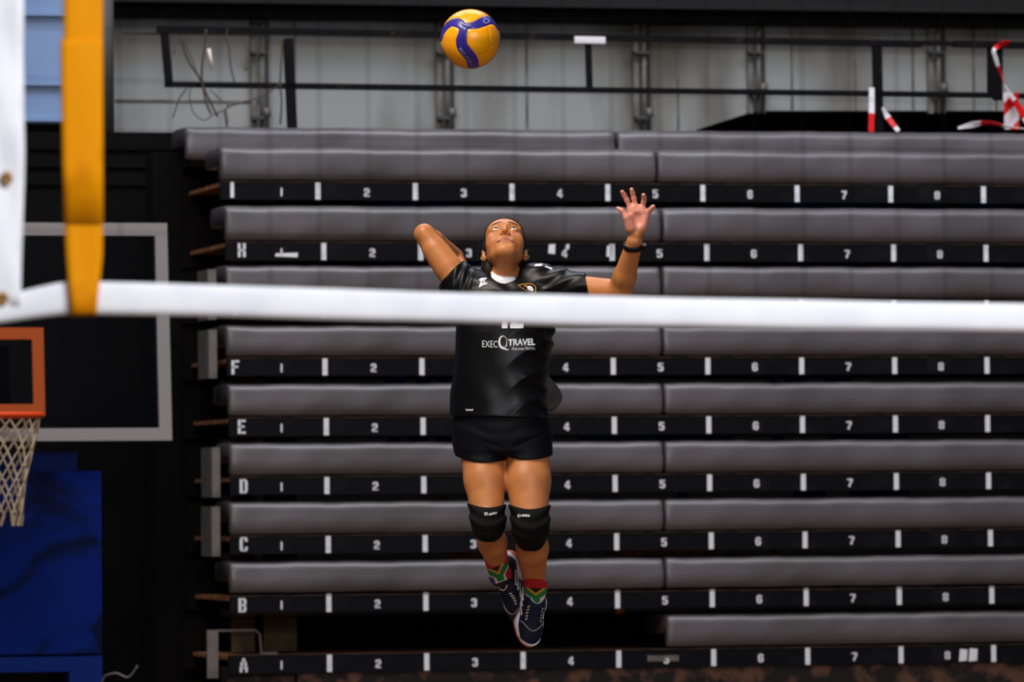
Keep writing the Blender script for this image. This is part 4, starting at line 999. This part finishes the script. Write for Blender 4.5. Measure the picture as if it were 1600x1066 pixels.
put('shorts', F.mesh('shorts'), M['navycloth'], person, True)
for hip, kn, an, r, top, bot, xs in ((HIP_R, KN_R, AN_R, LR, (762, 798), (762, 853), (737, 790)), (HIP_L, KN_L, AN_L, LL, (829, 801), (829, 868), (800, 858))):
    lo = Vector((kn.x - .09, 19.72, kn.z - .13)); hi = Vector((kn.x + .09, 20.16, kn.z + .08))
    F = Field(lo, hi, (.003,) * 3); leg(F, hip, kn, an, r, .0055)
    F.ell(kn + Vector((0, -.036, -.008)), (.047 if kn is KN_R else .051, .036, .060), .02)
    kz = kn.z
    F.disp(lambda X, Y, Z: -0.0028 * np.sin((kz - Z) / PX / 3.2 + ((X - kn.x) / PX / 14) ** 2) * smstep(-(kz - Z) / PX, -30, 5))
    tp = W(*top); F.cut(tp, (0, 0, 1)) if False else None
    X, Y, Z = F.pts((slice(None),) * 3)
    tz = W(0, top[1] - 6).z - 0.016 * np.cos(np.clip((X - kn.x) / .055, -1.5, 1.5) * 1.2); F.D = np.maximum(F.D, (Z - tz).astype(f32) + Y * 0)
    bz = W(0, bot[1]).z + 0.046 * np.abs(np.clip((X - kn.x) / .058, -1.2, 1.2)) ** 3.2 + 0.12 * np.clip(Y - 20.0 + .06, 0, 1); F.D = np.maximum(F.D, (bz - Z).astype(f32))
    pad = put('knee_pad', F.mesh('knee_pad'), M['pad'], person, True); tr = bvh_of(pad)
    if kn is KN_R: x0, y0 = 757, 803
    else: x0, y0 = 808.5, 806
    lettering('brand_lettering', 'asics', x0 + 7, x0 + 19.5, y0 - 3.0, y0 + 1.6, tr, M['print'], pad, skew=.8, bold=.02, rise=2.5 if kn is KN_R else -.8)
    rg1 = ring(x0 + 2.5, y0 + .2, 2.8, 2.5, 16); rg2 = ring(x0 + 2.8, y0 + .2, 1.5, 1.6, 16)
    decal('brand_mark', [[rg1[i], rg1[i + 1], rg2[i + 1], rg2[i]] for i in range(16)], tr, M['print'], pad, sub=9)
red_ = np.array(srgb(190, 18, 38)[:3]); blk = np.array(srgb(18, 16, 20)[:3]); yel = np.array(srgb(222, 160, 40)[:3]); grn = np.array(srgb(16, 132, 62)[:3]); wht = np.array(srgb(232, 232, 240)[:3]); blu = np.array(srgb(48, 62, 150)[:3])
for kn, an, fr, r_, cen, half, y0, y1 in ((KN_R, AN_R, FR_R, 14, ((770, 874), (784.5, 913)), 15, 872, 914), (KN_L, AN_L, FR_L, 15, ((838, 908), (836.5, 947)), 17.5, 907, 948)):
    lo = an - Vector((.07, .14, .12)); hi = an + Vector((.07, .14, .09)); F = Field(lo, hi, (.0022,) * 3)
    F.rc(mix(kn, an, .55), an, 20 * PX, (r_ + 1.4) * PX); F.rc(an, loc(fr, .055, .06), (r_ + 1.4) * PX, .033, .02); F.rc(loc(fr, .05, .065), loc(fr, .10, .055), .033, .03, .02)
    ax_ = (W(*cen[0]) - W(*cen[1])).normalized(); F.cut(W(cen[0][0], cen[0][1], .15) , (ax_.x, 0.12, ax_.z))
    me = F.mesh('sock'); V = verts(me); A = np.array(W(*cen[0])); Bv = np.array(W(*cen[1])); d2 = (Bv - A)[[0, 2]]; L_ = np.linalg.norm(d2); d2 /= L_
    rel = (V - A)[:, [0, 2]]; v_ = rel @ d2 / L_; u_ = (rel @ np.array([-d2[1], d2[0]])) / (half * PX); u_ = np.where(True, u_, u_)
    C = np.tile(wht, (len(V), 1)); ua = np.abs(u_)
    ye = 0.62 - 0.34 * ua                      # lower edge of the yellow chevron, in sock lengths
    C[(u_ > .62) & (v_ > .45)] = red_; C[(u_ < -.62) & (v_ > .45)] = blu
    gr = (v_ < ye + .24) | ((ua < .40) & (v_ < .9)); C[(v_ < ye + .30) | (ua < .52)] = wht; C[gr] = grn; C[v_ < ye] = yel; C[v_ < ye - .10] = blk; C[v_ < .30] = red_; C[v_ > .93] = blk
    tint(me, C); put('sock', me, M['sock'], person, True)

# ------------------------------------------------------------------ shoes
def shoe(fr, mirror):
    def tr(me): 
        o_, s_, h_, t_ = fr; mm = Matrix((s_, t_ * mirror, h_)).transposed().to_4x4(); mm.translation = o_; me.transform(mm)
        if mm.determinant() < 0: me.flip_normals()
        return me
    root = thing('shoe', loc(fr, .1, 0), None, None); root.parent = person; root.location = loc(fr, .1, 0) - ROOT[person.name]; del_ = None
    def outline(X, Y, g):
        d = np.full(np.broadcast(X, Y).shape, 1.0, f32)
        for x0, y0, r0_, x1, y1, r1_ in ((.036, 0, .033, .10, .004, .031), (.10, .004, .031, .185, .002, .046), (.185, .002, .046, .225, .006, .036), (.225, .006, .036, .236, .008, .026)):
            L2 = (x1 - x0) ** 2 + (y1 - y0) ** 2; t = np.clip(((X - x0) * (x1 - x0) + (Y - y0) * (y1 - y0)) / L2, 0, 1)
            e = np.sqrt((X - x0 - t * (x1 - x0)) ** 2 + (Y - y0 - t * (y1 - y0)) ** 2) - (r0_ + (r1_ - r0_) * t); k = .02; h = np.maximum(k - np.abs(d - e), 0) / k; d = np.minimum(d, e) - h * h * k / 4
        return d + g
    def slab(z0, z1, g, nm, m_):
        F = Field((-.01, -.065, -.02), (.285, .065, .07), (.0022,) * 3)
        X, Y, Z = F.pts((slice(None),) * 3); lift = .9 * np.clip(X - .17, 0, 1) ** 2 * 1.6 + .35 * np.clip(.03 - X, 0, 1) ** 1.0 * .3
        za = Z - lift; d = outline(X, Y, g); e = np.maximum(z0 - za, za - (z1 + .012 * smstep(X * 1.0, .08, -.0)))
        rr = .004; F.D = (np.sqrt(np.maximum(d + rr, 0) ** 2 + np.maximum(e + rr, 0) ** 2) + np.minimum(np.maximum(d, e) + rr, 0) - rr).astype(f32)
        return put(nm, tr(F.mesh(nm)), m_, root, True)
    slab(0, .009, -.002, 'outsole', M['gum']); slab(.007, .030, -.0015, 'midsole', M['midsole'])
    F = Field((-.02, -.07, .0), (.29, .07, .15), (.0022,) * 3)
    F.rc((.042, 0, .04), (.050, 0, .085), .036, .031); F.rc((.05, 0, .055), (.12, .002, .048), .040, .039, .02); F.rc((.12, .002, .045), (.185, .002, .032), .040, .037, .02)
    F.ell((.205, .004, .034), (.060, .044, .032), .02); F.cut((0, 0, .02), (0, 0, -1))
    F.cut((.05, 0, .092), (.08, 0, 1))
    F.rc((.050, 0, .066), (.055, 0, .16), .027, .031, .004, 's'); F.rc((.055, 0, .080), (.098, 0, .102), .026, .029, .006, 's')
    up = put('upper', tr(F.mesh('upper')), M['shoe'], root, True)
    o_, s_, h_, t_ = fr; t_ = t_ * mirror
    tree = bvh_of(up); G_ = lambda a, t, h: o_ + s_ * a + t_ * t + h_ * h
    def onup(a, t, lift=.002, side=0):
        if side: p = G_(a, side * .12, t); d_ = -t_ * side
        else: p = G_(a, t, .2); d_ = -h_
        hh = tree.ray_cast(p, d_); return (hh[0] if hh[0] else p + d_ * .1) - d_ * lift
    for k in range(5):
        a = .138 + .0105 * k; q = MB(); q.tube([onup(a + .004 * (1 if j % 2 else 0), -.022 + .011 * j, .003) for j in range(5)], .0028, 6); q.build('lace', M['lace'], root, True)
    for k in range(5):
        a = .138 + .0105 * k
        for sd in (-1, 1):
            q = MB(); q.tube([onup(a, sd * .022, .002), onup(a + .003, sd * .029, .002)], .0028, 6); q.build('eyelet_loop', M['trim'], root, True)
    for sd in (-1, 1):
        for (pa, pb) in (((.085, .035), (.135, .055)), ((.105, .058), (.15, .036)), ((.065, .040), (.115, .060)), ((.115, .036), (.165, .046))):
            PQ = []
            for j in range(7):
                a, h = pa[0] + (pb[0] - pa[0]) * j / 6, pa[1] + (pb[1] - pa[1]) * j / 6
                hh = tree.ray_cast(G_(a, sd * .12, h), -t_ * sd)
                if hh[0] and abs((hh[0] - o_).dot(t_)) > .02: PQ.append(hh[0] + t_ * sd * .0006)
            if len(PQ) < 3: continue
            q = MB(); q.tube(PQ, .0028, 6); q.build('side_stripe', M['midsole'], root, True)
    q = MB(); pts = []
    for k in range(28):
        a = 2 * math.pi * k / 28; pts.append(G_(.071 + .054 * math.cos(a), .0295 * math.sin(a), .088 - .0055 * math.cos(a)))
    q.tube(pts, .0034, 8, closed=True); q.build('collar', M['trim'], root, True)
    q = MB(); q.tube([onup(.172, -.036 + .0045 * j, .001) if False else onup(.185 + .035 * math.sin(math.pi * j / 16), -.040 + .005 * j, .001) for j in range(17)], .0014, 6); q.build('toe_seam', M['trim'], root, True)
shoe(FR_L, 1); shoe(FR_R, -1)

# ------------------------------------------------------------------ watch
wc = mix(EL_L, WR_L, .92); ax_ = (WR_L - EL_L).normalized(); ax_ = Vector((ax_.x - .22, ax_.y * .75, ax_.z)).normalized()
wt = thing('watch', wc, None, None); wt.parent = person; wt.location = wc - ROOT[person.name]
sd_ = Vector((1, 0, 0)); sd_ = (sd_ - ax_ * sd_.dot(ax_)).normalized(); fn_ = ax_.cross(sd_)
q = MB(); vv = []; nA = 40
for k in range(nA):
    a = 2 * math.pi * k / nA
    for (rr, hh) in ((.0, -.012), (.0035, -.011), (.0035, .011), (.0, .012)):
        vv.append(wc + sd_ * ((.0312 + rr) * math.cos(a)) + fn_ * ((.0318 + rr) * math.sin(a)) + ax_ * (hh * (.75 if k % 2 == 0 else .75)))
q.poly(vv, [(k * 4 + j, k * 4 + (j + 1) % 4, ((k + 1) % nA) * 4 + (j + 1) % 4, ((k + 1) % nA) * 4 + j) for k in range(nA) for j in range(4)])
q.build('band', M['rubber'], wt, True)
c0 = wc + sd_ * .034 + fn_ * (-.008); q = MB(); q.bar(c0 - sd_ * .006, c0 + sd_ * .012, .028, .020, fn_); o = q.build('watch_face', M['rubber'], wt); md = o.modifiers.new('bevel', 'BEVEL'); md.width = .003; md.segments = 2

# ------------------------------------------------------------------ ball
bc = W(735, 61, 0.0); BR = 46.8 * PX
bm = bmesh.new(); bmesh.ops.create_icosphere(bm, subdivisions=6, radius=1.0); me = bpy.data.meshes.new('volleyball'); bm.to_mesh(me); bm.free()
V = verts(me).astype(float)
def disc(x, y):   # position on the photographed disc -> unit vector facing the camera
    x = (x - 578) / 418; z = -(y - 543) / 418; r2 = min(x * x + z * z, .985); s_ = math.sqrt(r2 / max(x * x + z * z, 1e-9)); return np.array((x * s_, -math.sqrt(1 - r2), z * s_))
def polyd(V, pts, wd):     # signed distance to a band of varying width
    best = np.full(len(V), 9.0)
    P_ = [np.array(p) for p in spline([disc(*p) for p in pts], 5)]; n_ = len(P_); P_ = [p / np.linalg.norm(p) for p in P_]
    for i in range(n_ - 1):
        a = P_[i]; b_ = P_[i + 1]; ba = b_ - a; t = np.clip(((V - a) @ ba) / (ba @ ba), 0, 1); e = np.linalg.norm(V - (a + t[:, None] * ba), axis=1)
        g = i / (n_ - 1) * (len(wd) - 1); j = min(int(g), len(wd) - 2); best = np.minimum(best, e - (wd[j] + (wd[j + 1] - wd[j]) * (g - j)))
    return best
ARMS = [([(478, 400), (428, 352), (345, 318), (270, 345), (205, 405), (150, 475)], (.15, .17, .185, .20, .23, .27)),
        ([(478, 400), (560, 388), (660, 372), (760, 325), (840, 285), (905, 300), (950, 350)], (.13, .12, .15, .18, .195, .21, .23)),
        ([(478, 400), (474, 500), (452, 590), (470, 690), (540, 780), (600, 860), (620, 950)], (.13, .165, .195, .215, .21, .20, .20))]
SEAM = [([(478, 400), (455, 370)], 0), ([(478, 420), (455, 560), (440, 680)], 0), ([(825, 420), (850, 590), (870, 670)], 0), ([(870, 670), (800, 760), (660, 800)], 0), ([(870, 670), (930, 665), (960, 690)], 0), ([(865, 740), (890, 820)], 0), ([(480, 400), (560, 430)], 0)]
bl = np.full(len(V), 9.0); gv = np.full(len(V), 9.0)
for S_ in (1, -1):
    for p, wd in ARMS: bl = np.minimum(bl, polyd(V * S_, p, wd))
    for p, _z in SEAM: gv = np.minimum(gv, polyd(V * S_, p, (0, 0)) )
gv = np.minimum(np.abs(gv), np.abs(bl)); gr_ = np.exp(-(gv / .026) ** 2)
Vn = V * (BR * (1 - 0.022 * gr_))[:, None] + np.array(bc)
me.vertices.foreach_set('co', Vn.astype(f32).ravel()); me.update()
at = me.attributes.new('stripe', 'FLOAT', 'POINT'); at.data.foreach_set('value', bl.astype(f32))
bmt = mat('volleyball_leather', srgb(250, 166, 6), 0.3, spec=0.5, bump=0.04, bscale=420); nt = bmt.node_tree
an_ = nt.nodes.new('ShaderNodeAttribute'); an_.attribute_name = 'stripe'; lt = nt.nodes.new('ShaderNodeMath'); lt.operation = 'LESS_THAN'; lt.inputs[1].default_value = 0.0
mx = nt.nodes.new('ShaderNodeMix'); mx.data_type = 'RGBA'; mx.inputs['A'].default_value = srgb(250, 166, 6); mx.inputs['B'].default_value = srgb(48, 38, 138)
nt.links.new(an_.outputs['Fac'], lt.inputs[0]); nt.links.new(lt.outputs[0], mx.inputs['Factor']); nt.links.new(mx.outputs['Result'], nt.nodes['Principled BSDF'].inputs['Base Color'])
ball = tag(put('volleyball', me, bmt, None, True, loc=bc), 'yellow and dark blue volleyball in the air above the player', 'volleyball')
btree = BVHTree.FromPolygons([v.co + bc for v in me.vertices], [p.vertices[:] for p in me.polygons])
tm = text_mesh('MIKASA', .01); vs = [v.co for v in tm.vertices]; a0 = min(v.x for v in vs); a1 = max(v.x for v in vs); b1 = max(v.y for v in vs)
pa = np.array((718.5, 75.5)); pb = np.array((737.5, 99.5)); d2 = pb - pa; n2 = np.array((d2[1], -d2[0])) / np.linalg.norm(d2)
for v in tm.vertices:
    p = pa + d2 * ((v.co.x - a0) / (a1 - a0)) + n2 * (5.0 * (v.co.y / b1 - .5)); v.co = project([p], btree, .0012)[0]
tm.update(); put('ball_lettering', tm, mat('pale_blue_print', srgb(120, 130, 190), 0.5), ball)
rg1 = ring(760, 32.5, 5.2, 4.2, 16); decal('ball_emblem', [[rg1[i], rg1[i + 1], (760 + (rg1[i + 1][0] - 760) * .6, 32.5 + (rg1[i + 1][1] - 32.5) * .6), (760 + (rg1[i][0] - 760) * .6, 32.5 + (rg1[i][1] - 32.5) * .6)] for i in range(16)], btree, bpy.data.materials['pale_blue_print'], ball, lift=.0012, sub=9, th=.0006)
